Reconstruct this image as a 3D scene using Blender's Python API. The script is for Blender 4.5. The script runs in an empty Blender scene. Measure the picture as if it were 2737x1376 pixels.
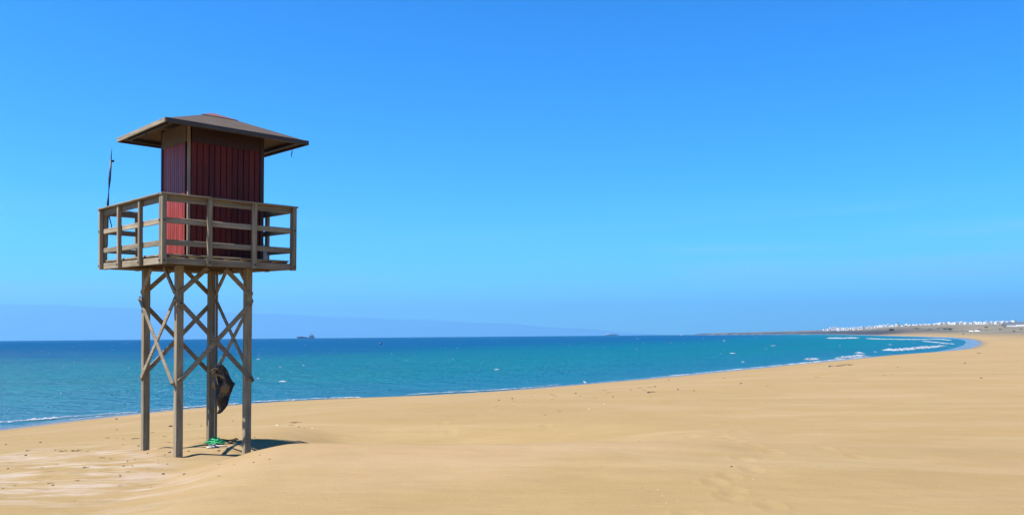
import bpy, bmesh, math, random
import numpy as np
from mathutils import Vector, Matrix

R = math.radians
S = bpy.context.scene
COL = S.collection

# ------------------------------------------------------------------ camera
CAMZ = 1.65
FPX = 2227.0            # focal length in photo pixels (photo 2737 x 1376)
PITCH, ROLL = 0.00494, -0.00866
PPY = 688 + 198.5       # principal point row
cam_d = bpy.data.cameras.new("camera")
cam = bpy.data.objects.new("camera", cam_d)
COL.objects.link(cam)
cam_d.sensor_fit = 'HORIZONTAL'
cam_d.sensor_width = 36
cam_d.lens = FPX / 2737 * 36
cam_d.shift_y = 198.5 / 2737
cam_d.clip_start = 0.1
cam_d.clip_end = 120000
CR = (Matrix.Rotation(math.pi / 2 + PITCH, 3, 'X') @ Matrix.Rotation(ROLL, 3, 'Z'))
cam.matrix_world = Matrix.Translation((0, 0, CAMZ)) @ CR.to_4x4()
S.camera = cam

# ------------------------------------------------------------------ sky, sun, exposure
SUN_EL = 58.0
SHADOW_AZ = 24.0        # shadows run this way in plan, counterclockwise from +X
sx, sy = -math.cos(R(SHADOW_AZ)), -math.sin(R(SHADOW_AZ))   # horizontal direction towards the sun
w = bpy.data.worlds.new("World"); S.world = w; w.use_nodes = True
nt = w.node_tree; nt.nodes.clear()
def N(t, typ, **kw):
    n = t.nodes.new(typ)
    for k, v in kw.items():
        setattr(n, k, v)
    return n
out = N(nt, 'ShaderNodeOutputWorld'); bg = N(nt, 'ShaderNodeBackground')
sky = N(nt, 'ShaderNodeTexSky'); sky.sky_type = 'NISHITA'; sky.sun_disc = False
sky.sun_elevation = R(SUN_EL)
sky.sun_rotation = math.atan2(sx, sy)
sky.air_density = 1.0; sky.dust_density = 0.2; sky.ozone_density = 3.0
hs = N(nt, 'ShaderNodeHueSaturation'); hs.inputs['Saturation'].default_value = 1.22
nt.links.new(sky.outputs[0], hs.inputs['Color'])
tint = N(nt, 'ShaderNodeMix', data_type='RGBA', blend_type='MULTIPLY'); tint.inputs[0].default_value = 1
tz = N(nt, 'ShaderNodeSeparateXYZ'); tco = N(nt, 'ShaderNodeTexCoord'); nt.links.new(tco.outputs['Generated'], tz.inputs[0])
tr = N(nt, 'ShaderNodeMapRange'); tr.inputs[1].default_value = .05; tr.inputs[2].default_value = .42; nt.links.new(tz.outputs[2], tr.inputs[0])
tm = N(nt, 'ShaderNodeMix', data_type='RGBA'); tm.inputs[6].default_value = (0.36, 1.34, 2.15, 1); tm.inputs[7].default_value = (0.0, 1.01, 1.75, 1)
nt.links.new(tr.outputs[0], tm.inputs[0]); nt.links.new(tm.outputs[2], tint.inputs[7])
nt.links.new(hs.outputs[0], tint.inputs[6])
# faint high cirrus, low over the sea
tc = N(nt, 'ShaderNodeTexCoord'); mp = N(nt, 'ShaderNodeMapping'); mp.inputs['Scale'].default_value = (1.6, 1.6, 26)
mp.inputs['Rotation'].default_value = (0.0, 0.05, 0.0)
nz = N(nt, 'ShaderNodeTexNoise'); nz.inputs['Scale'].default_value = 1.7; nz.inputs['Detail'].default_value = 4
rp = N(nt, 'ShaderNodeMapRange'); rp.inputs[1].default_value = .47; rp.inputs[2].default_value = .70; rp.inputs[4].default_value = 0.55
nt.links.new(tc.outputs['Generated'], mp.inputs[0]); nt.links.new(mp.outputs[0], nz.inputs['Vector'])
nt.links.new(nz.outputs[0], rp.inputs[0])
cm = N(nt, 'ShaderNodeMix', data_type='RGBA'); cm.inputs[7].default_value = (3.6, 7.0, 9.0, 1)
sepx = N(nt, 'ShaderNodeSeparateXYZ'); nt.links.new(tc.outputs['Generated'], sepx.inputs[0])
lowm = N(nt, 'ShaderNodeMapRange', interpolation_type='SMOOTHSTEP'); lowm.inputs[1].default_value = .17; lowm.inputs[2].default_value = .06
nt.links.new(sepx.outputs[2], lowm.inputs[0])
cmul = N(nt, 'ShaderNodeMath', operation='MULTIPLY'); nt.links.new(rp.outputs[0], cmul.inputs[0]); nt.links.new(lowm.outputs[0], cmul.inputs[1])
nt.links.new(cmul.outputs[0], cm.inputs[0]); nt.links.new(tint.outputs[2], cm.inputs[6])
nt.links.new(cm.outputs[2], bg.inputs[0])
bg.inputs[1].default_value = 0.05
nt.links.new(bg.outputs[0], out.inputs[0])

sun_d = bpy.data.lights.new("sun", 'SUN'); sun_d.energy = 5.0; sun_d.angle = R(0.53); sun_d.color = (1.0, 0.955, 0.88)
sun = bpy.data.objects.new("sun", sun_d); COL.objects.link(sun)
sv = Vector((sx * math.cos(R(SUN_EL)), sy * math.cos(R(SUN_EL)), math.sin(R(SUN_EL))))
sun.rotation_euler = sv.to_track_quat('Z', 'Y').to_euler()
sun.location = (0, 0, 30)
S.view_settings.view_transform = 'Standard'; S.view_settings.look = 'None'
S.view_settings.exposure = 1.3; S.view_settings.gamma = 1.0
S.view_settings.use_curve_mapping = False

# ------------------------------------------------------------------ helpers
def px_ray(px, py):
    v = Vector(((px - 1368.5) / FPX, -(py - PPY) / FPX, -1.0))
    return (CR @ v)
def on_plane(px, py, z):
    d = px_ray(px, py)
    t = (z - CAMZ) / d.z
    return Vector((d.x * t, d.y * t, z))
def at_dist(px, py, Y):
    d = px_ray(px, py); t = Y / d.y
    return Vector((d.x * t, Y, CAMZ + d.z * t))

def mesh_obj(name, bm, mat=None, parent=None, smooth=False):
    me = bpy.data.meshes.new(name)
    bm.normal_update(); bm.to_mesh(me); bm.free()
    if smooth:
        for p in me.polygons: p.use_smooth = True
    return link_mesh(name, me, mat, parent)
def link_mesh(name, me, mat=None, parent=None):
    o = bpy.data.objects.new(name, me); COL.objects.link(o)
    if mat and not me.materials: me.materials.append(mat)
    if parent: o.parent = parent
    return o
def tag(o, label=None, cat=None, group=None, kind=None):
    if label: o['label'] = label
    if cat: o['category'] = cat
    if group: o['group'] = group
    if kind: o['kind'] = kind
    return o
def empty(name, loc):
    o = bpy.data.objects.new(name, None); o.location = loc; o.empty_display_size = .2
    COL.objects.link(o); return o
def copy_tree(o, parent=None):
    c = o.copy(); COL.objects.link(c); c.parent = parent
    for ch in list(o.children): copy_tree(ch, c)
    return c

def add_box(bm, lo, hi, M=None):
    x0, y0, z0 = lo; x1, y1, z1 = hi
    vs = [Vector(p) for p in ((x0,y0,z0),(x1,y0,z0),(x1,y1,z0),(x0,y1,z0),(x0,y0,z1),(x1,y0,z1),(x1,y1,z1),(x0,y1,z1))]
    if M: vs = [M @ v for v in vs]
    v = [bm.verts.new(p) for p in vs]
    for f in ((3,2,1,0),(4,5,6,7),(0,1,5,4),(1,2,6,5),(2,3,7,6),(3,0,4,7)):
        bm.faces.new([v[i] for i in f])
    return v
def add_board(bm, p0, p1, wdir, wd, th, ch=0.005):
    """chamfered bar from p0 to p1; wd across wdir, th across the third axis"""
    p0 = Vector(p0); p1 = Vector(p1); a = (p1 - p0).normalized()
    W = Vector(wdir); W = (W - a * W.dot(a)).normalized(); T = a.cross(W)
    h, t = wd / 2, th / 2; c = min(ch, h * .6, t * .6)
    prof = [(-h + c, -t), (h - c, -t), (h, -t + c), (h, t - c), (h - c, t), (-h + c, t), (-h, t - c), (-h, -t + c)]
    r0 = [bm.verts.new(p0 + W * x + T * y) for x, y in prof]
    r1 = [bm.verts.new(p1 + W * x + T * y) for x, y in prof]
    n = 8
    for i in range(n):
        bm.faces.new((r0[i], r0[(i + 1) % n], r1[(i + 1) % n], r1[i]))
    bm.faces.new(r0[::-1]); bm.faces.new(r1)
def board(name, p0, p1, wdir, wd, th, mat, parent, ch=0.005):
    bm = bmesh.new(); add_board(bm, p0, p1, wdir, wd, th, ch)
    bmesh.ops.recalc_face_normals(bm, faces=bm.faces)
    return mesh_obj(name, bm, mat, parent)
def add_tube(bm, pts, r, n=6, closed=False):
    pts = [Vector(p) for p in pts]; rings = []; m = len(pts)
    up = Vector((0, 0, 1))
    for i, p in enumerate(pts):
        if closed: t = pts[(i + 1) % m] - pts[i - 1]
        else: t = pts[min(i + 1, m - 1)] - pts[max(i - 1, 0)]
        t.normalize()
        a = t.cross(up)
        if a.length < .05: a = t.cross(Vector((1, 0, 0)))
        a.normalize(); b = t.cross(a)
        rr = r[i] if hasattr(r, '__len__') else r
        rings.append([bm.verts.new(p + (a * math.cos(2 * math.pi * k / n) + b * math.sin(2 * math.pi * k / n)) * rr) for k in range(n)])
    last = m if closed else m - 1
    for i in range(last):
        A, B = rings[i], rings[(i + 1) % m]
        for k in range(n):
            bm.faces.new((A[k], A[(k + 1) % n], B[(k + 1) % n], B[k]))
    if not closed:
        bm.faces.new(rings[0][::-1]); bm.faces.new(rings[-1])

_rng = np.random.RandomState(7)
_LAT = _rng.rand(256, 256)
def vnoise(x, y):
    xi = np.floor(x).astype(int); yi = np.floor(y).astype(int)
    fx = x - xi; fy = y - yi
    fx = fx * fx * (3 - 2 * fx); fy = fy * fy * (3 - 2 * fy)
    g = lambda a, b: _LAT[a & 255, b & 255]
    return ((g(xi, yi) * (1 - fx) + g(xi + 1, yi) * fx) * (1 - fy) + (g(xi, yi + 1) * (1 - fx) + g(xi + 1, yi + 1) * fx) * fy) * 2 - 1
def fbm(x, y, o=4):
    s = 0; a = 1
    for i in range(o):
        s = s + a * vnoise(x * 2 ** i + 17.3 * i, y * 2 ** i - 9.1 * i); a *= .5
    return s / 1.9
def sstep(a, b, x):
    t = np.clip((x - a) / (b - a), 0, 1); return t * t * (3 - 2 * t)

# ------------------------------------------------------------------ materials
def new_mat(name):
    m = bpy.data.materials.new(name); m.use_nodes = True
    t = m.node_tree; b = t.nodes['Principled BSDF']
    return m, t, b
def coords(t, scale=(1, 1, 1), kind='Object'):
    c = N(t, 'ShaderNodeTexCoord'); mpp = N(t, 'ShaderNodeMapping'); mpp.inputs['Scale'].default_value = scale
    t.links.new(c.outputs[kind], mpp.inputs[0]); return mpp.outputs[0]
def noise(t, vec, sc, det=4, rough=.55):
    n = N(t, 'ShaderNodeTexNoise'); n.inputs['Scale'].default_value = sc; n.inputs['Detail'].default_value = det
    n.inputs['Roughness'].default_value = rough
    if vec is not None: t.links.new(vec, n.inputs['Vector'])
    return n.outputs[0]
def ramp(t, fac, stops):
    n = N(t, 'ShaderNodeValToRGB'); e = n.color_ramp.elements
    while len(e) > 1: e.remove(e[-1])
    e[0].position = stops[0][0]; e[0].color = (*stops[0][1], 1)
    for p, c in stops[1:]:
        k = e.new(p); k.color = (*c, 1)
    t.links.new(fac, n.inputs[0]); return n.outputs[0]
def mixc(t, fac, a, b, mode='MIX'):
    n = N(t, 'ShaderNodeMix', data_type='RGBA', blend_type=mode)
    for i, v in ((0, fac), (6, a), (7, b)):
        if hasattr(v, 'type') and hasattr(v, 'node'): t.links.new(v, n.inputs[i])
        elif i == 0: n.inputs[i].default_value = v
        else: n.inputs[i].default_value = (*v, 1)
    return n.outputs[2]
def mrange(t, v, a, b, c=0, d=1):
    n = N(t, 'ShaderNodeMapRange'); t.links.new(v, n.inputs[0])
    for i, x in ((1, a), (2, b), (3, c), (4, d)): n.inputs[i].default_value = x
    return n.outputs[0]
def math_(t, op, a, b=0.0):
    n = N(t, 'ShaderNodeMath', operation=op)
    for i, v in ((0, a), (1, b)):
        if hasattr(v, 'node'): t.links.new(v, n.inputs[i])
        else: n.inputs[i].default_value = v
    return n.outputs[0]
def bump(t, b, h, s, dist=.01):
    n = N(t, 'ShaderNodeBump'); n.inputs['Strength'].default_value = s; n.inputs['Distance'].default_value = dist
    t.links.new(h, n.inputs['Height']); t.links.new(n.outputs[0], b.inputs['Normal'])
def attr(t, name):
    n = N(t, 'ShaderNodeAttribute'); n.attribute_name = name; return n.outputs['Fac']
def obj_random(t):
    return N(t, 'ShaderNodeObjectInfo').outputs['Random']

def wood_mat(name, c0, c1, c2, axis=2, rough=.8, spec=.25):
    m, t, b = new_mat(name)
    sc = [26, 26, 26]; sc[axis] = 1.3
    v = coords(t, tuple(sc))
    rnd = obj_random(t)
    g = noise(t, v, 1.6, 6, .65)
    col = ramp(t, g, [(.3, c0), (.5, c1), (.72, c2)])
    blot = noise(t, coords(t, (1, 1, 1)), 3.1, 3)
    col = mixc(t, mrange(t, blot, .45, .7, 0, .45), col, tuple(x * .62 for x in c1))
    var = mrange(t, rnd, 0, 1, .72, 1.16)
    h = N(t, 'ShaderNodeHueSaturation'); t.links.new(col, h.inputs['Color']); t.links.new(var, h.inputs['Value'])
    t.links.new(h.outputs[0], b.inputs['Base Color'])
    b.inputs['Roughness'].default_value = rough; b.inputs['Specular IOR Level'].default_value = spec
    bump(t, b, g, .35, .004)
    return m
def plain_mat(name, c, rough=.7, spec=.3, var=.15, sc=6, metal=0, bmp=.1, ax=None):
    m, t, b = new_mat(name)
    g = noise(t, coords(t, ax or (1, 1, 1)), sc, 5)
    col = ramp(t, g, [(.3, tuple(x * (1 - var) for x in c)), (.7, tuple(min(1, x * (1 + var)) for x in c))])
    t.links.new(col, b.inputs['Base Color'])
    b.inputs['Roughness'].default_value = rough; b.inputs['Specular IOR Level'].default_value = spec
    b.inputs['Metallic'].default_value = metal
    if bmp: bump(t, b, g, bmp, .01)
    return m
M_leg = wood_mat('weathered_timber_upright', (0.1089, 0.08165, 0.05049), (0.2263, 0.1796, 0.1151), (0.3185, 0.2613, 0.1782), 2)
M_rail = wood_mat('weathered_timber_level', (0.1089, 0.08329, 0.05346), (0.2221, 0.178, 0.1174), (0.3185, 0.2653, 0.1856), 0)
M_railv = wood_mat('weathered_timber_cross', (0.1089, 0.08329, 0.05346), (0.2221, 0.178, 0.1174), (0.3185, 0.2653, 0.1856), 1)
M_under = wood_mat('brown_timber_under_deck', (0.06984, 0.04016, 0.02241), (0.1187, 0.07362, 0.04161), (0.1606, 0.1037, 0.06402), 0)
M_red_shaded = wood_mat('shade_tone_red_boards', (0.06375, 0.006375, 0.0045), (0.09, 0.00975, 0.00675), (0.1162, 0.015, 0.00975), 2, .5, .22)  # cabin red darkened: shade of the front wall put into the colour
M_red_sunlit = wood_mat('sunlit_tone_red_boards', (.19, .022, .013), (.285, .036, .020), (.34, .060, .034), 2, .5, .3)  # same red paint, lightened: sunlight on the left wall put into the colour
M_darkred = wood_mat('dark_red_trim', (.022, .006, .005), (.034, .009, .008), (.05, .014, .012), 0, .5, .4)
M_post_tan = wood_mat('pale_corner_timber', (0.144, 0.098, 0.068), (0.216, 0.161, 0.1156), (0.2736, 0.21, 0.1564), 2)
M_rooftop = wood_mat('faded_brown_roof_sheet', (0.04747, 0.0322, 0.02001), (0.06968, 0.04831, 0.03069), (0.08861, 0.06295, 0.04004), 0, .7)
M_fascia = wood_mat('dark_brown_fascia', (0.0252, 0.0168, 0.0136), (0.0432, 0.0294, 0.02312), (0.072, 0.049, 0.0374), 0, .55, .4)
M_soffit = wood_mat('brown_plywood_soffit', (0.0936, 0.0595, 0.034), (0.1368, 0.091, 0.0544), (0.1728, 0.119, 0.0748), 0)
M_cap = plain_mat('red_brown_roof_cap', (0.144, 0.0595, 0.0476), .6, .3, .2, 5)
M_dark = plain_mat('dark_interior', (0.0144, 0.0084, 0.0068), .8)
M_steel = plain_mat('dark_metal', (0.0252, 0.0245, 0.0272), .5, .4, .3, 20)
M_bolt = plain_mat('rusty_bolt', (0.0324, 0.021, 0.01496), .7, .3, .4, 60)

# sand
def sand_material():
    m, t, b = new_mat('beach_sand')
    P = N(t, 'ShaderNodeNewGeometry').outputs['Position']
    def mapd(sc, rot=0):
        q = N(t, 'ShaderNodeMapping'); q.inputs['Scale'].default_value = sc; q.inputs['Rotation'].default_value = (0, 0, rot)
        t.links.new(P, q.inputs[0]); return q.outputs[0]
    big = noise(t, mapd((.35, .9, 1), .25), 1.0, 4)
    mid = noise(t, mapd((1.1, 4.5, 1), .15), 1.2, 5, .6)
    fine = noise(t, mapd((1, 1.6, 1)), 42, 6, .75)
    grain = noise(t, mapd((1, 1.3, 1)), 150, 3, .7)
    col = ramp(t, big, [(.3, (0.2236, 0.1517, 0.06291)), (.5, (0.2367, 0.1619, 0.06931)), (.7, (0.2466, 0.1723, 0.07784))])
    col = mixc(t, mrange(t, mid, .38, .66, 0, .55), col, (0.2072, 0.137, 0.05599))
    col = mixc(t, mrange(t, fine, .35, .7, .0, .6), col, (0.263, 0.1896, 0.09493))
    col = mixc(t, mrange(t, grain, .50, .70, 0, .45), col, (0.1512, 0.09641, 0.04159))
    pk = noise(t, mapd((.16, .30, 1), .3), 1.0, 5, .6)
    col = mixc(t, mrange(t, pk, .50, .68, 0, .32), col, (0.312, 0.2044, 0.1287))
    lt = noise(t, mapd((.10, .55, 1), .18), 1.3, 6, .62)
    col = mixc(t, mrange(t, lt, .55, .72, 0, .30), col, (0.3198, 0.2457, 0.1482))
    col = mixc(t, mrange(t, lt, .28, .42, .28, 0), col, (0.2028, 0.1404, 0.0741))
    # salt-crusted pale sand round the tower
    cr = attr(t, 'crust')
    st = noise(t, mapd((.62, 1.9, 1), -.12), 1.5, 8, .68)
    cf = math_(t, 'MULTIPLY', cr, mrange(t, st, .47, .60))
    col = mixc(t, math_(t, 'MULTIPLY', cf, .62), col, (0.3338, 0.2785, 0.2334))
    st2 = noise(t, mapd((.8, 4.2, 1), -.1), 2.3, 6, .65)
    cf2 = math_(t, 'MULTIPLY', cr, mrange(t, st2, .54, .66))
    col = mixc(t, math_(t, 'MULTIPLY', cf2, .6), col, (0.1446, 0.09961, 0.05065))
    # coarse seaweed crumbs of the strand line
    wr = attr(t, 'wrack')
    sp = noise(t, mapd((2.4, 5, 1)), 5, 5, .7)
    col = mixc(t, math_(t, 'MULTIPLY', wr, mrange(t, sp, .55, .64)), col, (0.1248, 0.078, 0.0468))
    # far scrubland
    vg = attr(t, 'veg')
    vn = noise(t, mapd((.006, .02, 1)), 1.0, 6, .65)
    vcol = ramp(t, vn, [(.32, (0.0663, 0.06396, 0.0468)), (.45, (0.1014, 0.0936, 0.0663)), (.56, (0.1443, 0.1209, 0.0858)), (.68, (0.195, 0.156, 0.117))])
    col = mixc(t, vg, col, vcol)
    rk = attr(t, 'rock')
    col = mixc(t, rk, col, (0.03218, 0.03218, 0.03627))
    # wet sand
    wt = attr(t, 'wet')
    wn = noise(t, mapd((.3, .3, 1)), 1.0, 3)
    wf = math_(t, 'MULTIPLY', wt, mrange(t, wn, .2, .5, .7, 1.0))
    col = mixc(t, wf, col, (0.09945, 0.07605, 0.04973))
    t.links.new(col, b.inputs['Base Color'])
    t.links.new(mrange(t, wf, .2, .9, .95, .12), b.inputs['Roughness'])
    t.links.new(mrange(t, wf, .2, .9, .1, .9), b.inputs['Specular IOR Level'])
    hgt = math_(t, 'ADD', math_(t, 'MULTIPLY', mid, 1.0), math_(t, 'MULTIPLY', fine, .22))
    hgt = math_(t, 'MULTIPLY', hgt, mrange(t, wt, 0, 1, 1, .03))
    bump(t, b, hgt, .7, .05)
    return m
M_sand = sand_material()

# ------------------------------------------------------------------ shoreline and terrain
ZS = -1.0
def hor(px): return 909.5 - 0.00877 * px
shore_px = [(0, 1141), (150, 1124), (300, 1108), (480, 1092), (680, 1077), (850, 1070), (1000, 1064), (1150, 1056), (1300, 1047),
            (1500, 1030), (1650, 1017), (1800, 1003), (2000, 983), (2137, 971), (2300, 954.5), (2400, 947.5), (2500, 940),
            (2545, 931.5), (2574, 923), (2583, 915.5), (2579, 909.5), (2560, 905.8), (2520, 902.8), (2460, 900.6), (2380, 898.2), (2300, 895.6)]
shore = [(-90, -140), (-55, -60), (-34, -18), (-24, 4), (-19.0, 16)]
for x_, y_ in shore_px:
    p = on_plane(x_, y_, ZS); shore.append((p.x, p.y))
for x_, Y in ((2235, 1500), (2180, 1950), (2120, 2350), (2040, 2700), (1960, 2950), (1870, 3150), (1840, 3500), (1990, 4200)):
    shore.append(((x_ - 1368.5) / FPX * Y, Y))
shore.append((2200, 6500)); 
shore = np.array(shore)
poly = np.vstack([shore, [(9000, 9000), (9000, -9000), (-90, -9000)]])   # land polygon
def shore_dist(x, y):
    """signed: + on land, - at sea"""
    d = np.full(x.shape, 1e9)
    for (ax, ay), (bx, by) in zip(shore[:-1], shore[1:]):
        ex, ey = bx - ax, by - ay
        t = np.clip(((x - ax) * ex + (y - ay) * ey) / (ex * ex + ey * ey), 0, 1)
        d = np.minimum(d, np.hypot(x - ax - t * ex, y - ay - t * ey))
    inside = np.zeros(x.shape, bool); n = len(poly)
    for i in range(n):
        ax, ay = poly[i]; bx, by = poly[(i + 1) % n]
        c = ((ay > y) != (by > y)) & (x < (bx - ax) * (y - ay) / (by - ay + 1e-12) + ax)
        inside ^= c
    return np.where(inside, d, -d)

rx = np.array([1700, 1850, 2000, 2137, 2200, 2260, 2300, 2350, 2400, 2437, 2500, 2560, 2620, 2680, 2737, 2900, 3300, 4200, 9000], float)
ry = np.array([893.5, 892.0, 888.5, 885.2, 882.5, 881, 880.5, 876.5, 873, 871, 868, 866.5, 864.5, 862.5, 860.5, 856, 850, 846, 846], float)
rR = np.array([3400, 3300, 3000, 2700, 2300, 2000, 1850, 1700, 1500, 1400, 1300, 1200, 1200, 1200, 1200, 1200, 1200, 1200, 1200], float)
rz = CAMZ + (hor(rx) - ry) / FPX * rR
def ridge(px): return np.interp(px, rx, rR), np.interp(px, rx, rz)
FOOT = [(1850, 1144), (1925, 1143), (1945, 1150), (1975, 1133), (1905, 1164), (1935, 1177), (1910, 1193), (1950, 1290), (1960, 1318), (2060, 1346),
        (1640, 1190), (1575, 1141), (1460, 1110), (1330, 1165), (1180, 1180), (2200, 1210), (2290, 1230), (2350, 1190)]
foot_xy = [on_plane(a, b_, .12) for a, b_ in FOOT]

LEGXY = [(-4.732, 11.775), (-3.984, 12.465), (-5.62, 12.737), (-4.872, 13.427)]
def _trail(pts, n, seed):
    r_ = random.Random(seed); o = []
    for i in range(n):
        f = i / (n - 1) * (len(pts) - 1); k = min(int(f), len(pts) - 2); f -= k
        a, b_ = pts[k], pts[k + 1]; sd = .13 if i % 2 else -.13
        o.append(Vector((a[0] * (1 - f) + b_[0] * f + sd + r_.gauss(0, .03), a[1] * (1 - f) + b_[1] * f + sd * .5 + r_.gauss(0, .05), 0)))
    return o
foot_xy += _trail([(1.6, 7.2), (3.2, 10.5), (3.4, 14.5), (6.5, 21)], 18, 1) + _trail([(-6.2, 9.2), (-4.2, 12.4), (-5.5, 16.5)], 14, 2) + _trail([(.2, 12), (-1.4, 16), (1.5, 24)], 16, 3)
def ground_z(x, y, detail=True):
    x = np.asarray(x, float); y = np.asarray(y, float)
    s = shore_dist(x, y); r = np.hypot(x, y)
    z = np.where(s < 0, np.maximum(s * .06, -2.5), 0.0)
    face = sstep(0, 1, np.clip(s / 15.0, 0, 1))
    f1 = np.clip(s / 15.0, 0, 1)
    prof = 1.0 * (f1 * 1.25 - .25 * f1 ** 3)          # beach face up to z = 0
    back = 1.35 * (1 - np.exp(-np.maximum(s - 22, 0) / 110.0)) * sstep(15, 60, r)
    z = ZS + z + np.where(s > 0, prof + back, 0)
    # berm crest and the smooth mound right of / in front of the tower
    near = 1 - sstep(40, 80, r)
    tx = x + 4.2; ty = y - 9.6
    yc = 10.45 + .05 * (x + 2.5)
    mound = (.36 + .035 * fbm(x * 1.3, y * 1.3, 2)) * sstep(-4.35, -2.6, x + .10 * (y - 10)) * np.exp(-((y - yc) / np.where(y < yc, 3.0, 1.05)) ** 2) * (1 - sstep(.0, 8.5, x))
    dip = -.42 * np.exp(-(np.minimum(x + 1.9, 0) / 1.75) ** 4 - ((y - 13.4) / 2.4) ** 4) * (1 - sstep(-1.1, 3.6, x))
    fg = .10 * sstep(8.6, 6.2, y) * near
    z = z + np.where(s > 0, 1, 0) * (mound + dip)
    # distant slope up to the settlement
    px = 1368.5 + FPX * x / np.maximum(y, 1.0)
    px = np.where(y > 20, px, 1500)
    Rr, Rz = ridge(px)
    Y0 = np.minimum(360 + 0 * x, Rr * .3)
    t = np.clip((y - Y0) / (Rr - Y0), 0, 1)
    zr = Rz * (t ** 1.6)
    beyond = np.clip((y - Rr) / 500, 0, 1)
    far = np.where(y < Rr, zr, Rz - 2.5 * beyond)
    landf = sstep(2, 120, s) * (y > 100)
    z = np.where(s > 0, np.maximum(z, z * (1 - landf) + far * landf * 1.0 + 0 * z) if False else z + np.maximum(far - np.maximum(z, 0), 0) * landf, z)
    z = z + 3.0 * sstep(0, 40, s) * (1 - sstep(70, 170, s)) * sstep(650, 1000, y)
    if detail:
        amp = sstep(3, 14, s)
        z = z + near * amp * (.019 * fbm(x * .35 + 3, y * .6, 3) + .011 * fbm(x * 1.1, y * 3.2 + x * .5, 3))
        lump = np.exp(-((x + 6) / 5.5) ** 2 - ((y - 11.5) / 4.0) ** 2)
        z = z + near * lump * .022 * fbm(x * 1.9 + 9, y * 3.4, 3)
        z = z + .9 * fbm(x * .012, y * .012, 4) * sstep(350, 800, r) * sstep(20, 150, s)
        for lx, ly in LEGXY:
            q = np.hypot(x - lx, y - ly)
            z = z + .035 * np.exp(-((q - .28) / .13) ** 2) * (.6 + .4 * fbm(x * 5, y * 5, 2)) - .035 * np.exp(-(q / .15) ** 2)
        for p in foot_xy:
            q = ((x - p.x) / .10) ** 2 + ((y - p.y) / .15) ** 2
            z = z - .014 * np.exp(-q) + .004 * np.exp(-(q - 2.2) ** 2)
    return z

def gz(x, y): return float(ground_z(np.array([x]), np.array([y]))[0])
def on_ground(px, py):
    """march the pixel's ray to the terrain"""
    d = px_ray(px, py)
    t = np.concatenate([np.linspace(4, 40, 1800), np.geomspace(40, 3000, 1500)])
    X, Y, Z = d.x * t, d.y * t, CAMZ + d.z * t
    g = ground_z(X, Y); k = np.argmax(Z < g)
    return Vector((X[k], Y[k], g[k]))

def polar_mesh(name, az, rr, zfun, attrs, mat, smooth=True, flip=False, wrap=True):
    A, Q = np.meshgrid(az, rr)
    X = Q * np.sin(A); Y = Q * np.cos(A)
    xf, yf = X.ravel(), Y.ravel()
    zf = zfun(xf, yf)
    na, nr = len(az), len(rr)
    i = np.arange((nr - 1) * (na if wrap else na - 1))
    nc = na if wrap else na - 1
    ri, ai = i // nc, i % nc; aj = (ai + 1) % na
    q = np.stack([ri * na + ai, ri * na + aj, (ri + 1) * na + aj, (ri + 1) * na + ai], 1)[:, ::-1]
    me = bpy.data.meshes.new(name)
    me.vertices.add(len(xf)); me.vertices.foreach_set('co', np.stack([xf, yf, zf], 1).ravel())
    me.loops.add(q.size); me.loops.foreach_set('vertex_index', q.ravel())
    me.polygons.add(len(q)); me.polygons.foreach_set('loop_start', np.arange(0, q.size, 4)); me.polygons.foreach_set('loop_total', np.full(len(q), 4))
    me.polygons.foreach_set('use_smooth', np.ones(len(q), bool))
    me.update(calc_edges=True)
    for k, fn in attrs.items():
        a = me.attributes.new(k, 'FLOAT', 'POINT'); a.data.foreach_set('value', fn(xf, yf, zf).astype(np.float32))
    me.materials.append(mat)
    o = bpy.data.objects.new(name, me); COL.objects.link(o); return o

az_f = np.radians(np.arange(-36, 36.01, .1))
az = np.concatenate([az_f, np.radians(np.arange(37.5, 323.9, 1.5))])
rr_g = np.concatenate([[0.02], np.geomspace(.5, 4.4, 24), np.geomspace(4.5, 34, 330), np.geomspace(34.7, 5600, 240)])
def a_wet(x, y, z):
    s = shore_dist(x, y); r = np.hypot(x, y)
    wd = 4.0 + .016 * np.clip(r - 45, 0, 60)
    j = .5 * fbm(x * .12, y * .12, 3) * wd * .6
    return 1 - sstep(.35, 1.0, (s + j) / wd)
def a_crust(x, y, z):
    return np.exp(-((x + 6.5 + .3 * (y - 10.5)) / 4.2) ** 4) * np.exp(-((y - 11.0) / 3.0) ** 4) * sstep(.2, -.9, x + 3.6 + .55 * (y - 9.9))
def a_wrack(x, y, z):
    s = shore_dist(x, y); r = np.hypot(x, y)
    return np.exp(-((s - 6.5 - 1.6 * fbm(x * .1, y * .1, 2)) / 2.6) ** 2) * (r < 150) * .9
def a_veg(x, y, z):
    return np.maximum(.42 * sstep(130, 300, y) * sstep(3, 20, shore_dist(x, y)), sstep(330, 470, y + 40 * fbm(x * .02, y * .02, 3)) * sstep(12, 60, shore_dist(x, y)) * .96)
def a_rock(x, y, z):
    s = shore_dist(x, y)
    return (1 - sstep(25, 90, s + 25 * fbm(x * .03, y * .03, 3))) * sstep(620, 900, y) * sstep(-1, .0, z)
ground = polar_mesh('sand_beach', az, rr_g, lambda x, y: ground_z(x, y), dict(wet=a_wet, crust=a_crust, wrack=a_wrack, veg=a_veg, rock=a_rock), M_sand)
tag(ground, 'golden sand beach sweeping round the bay to the low far shore', kind='structure')

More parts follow.
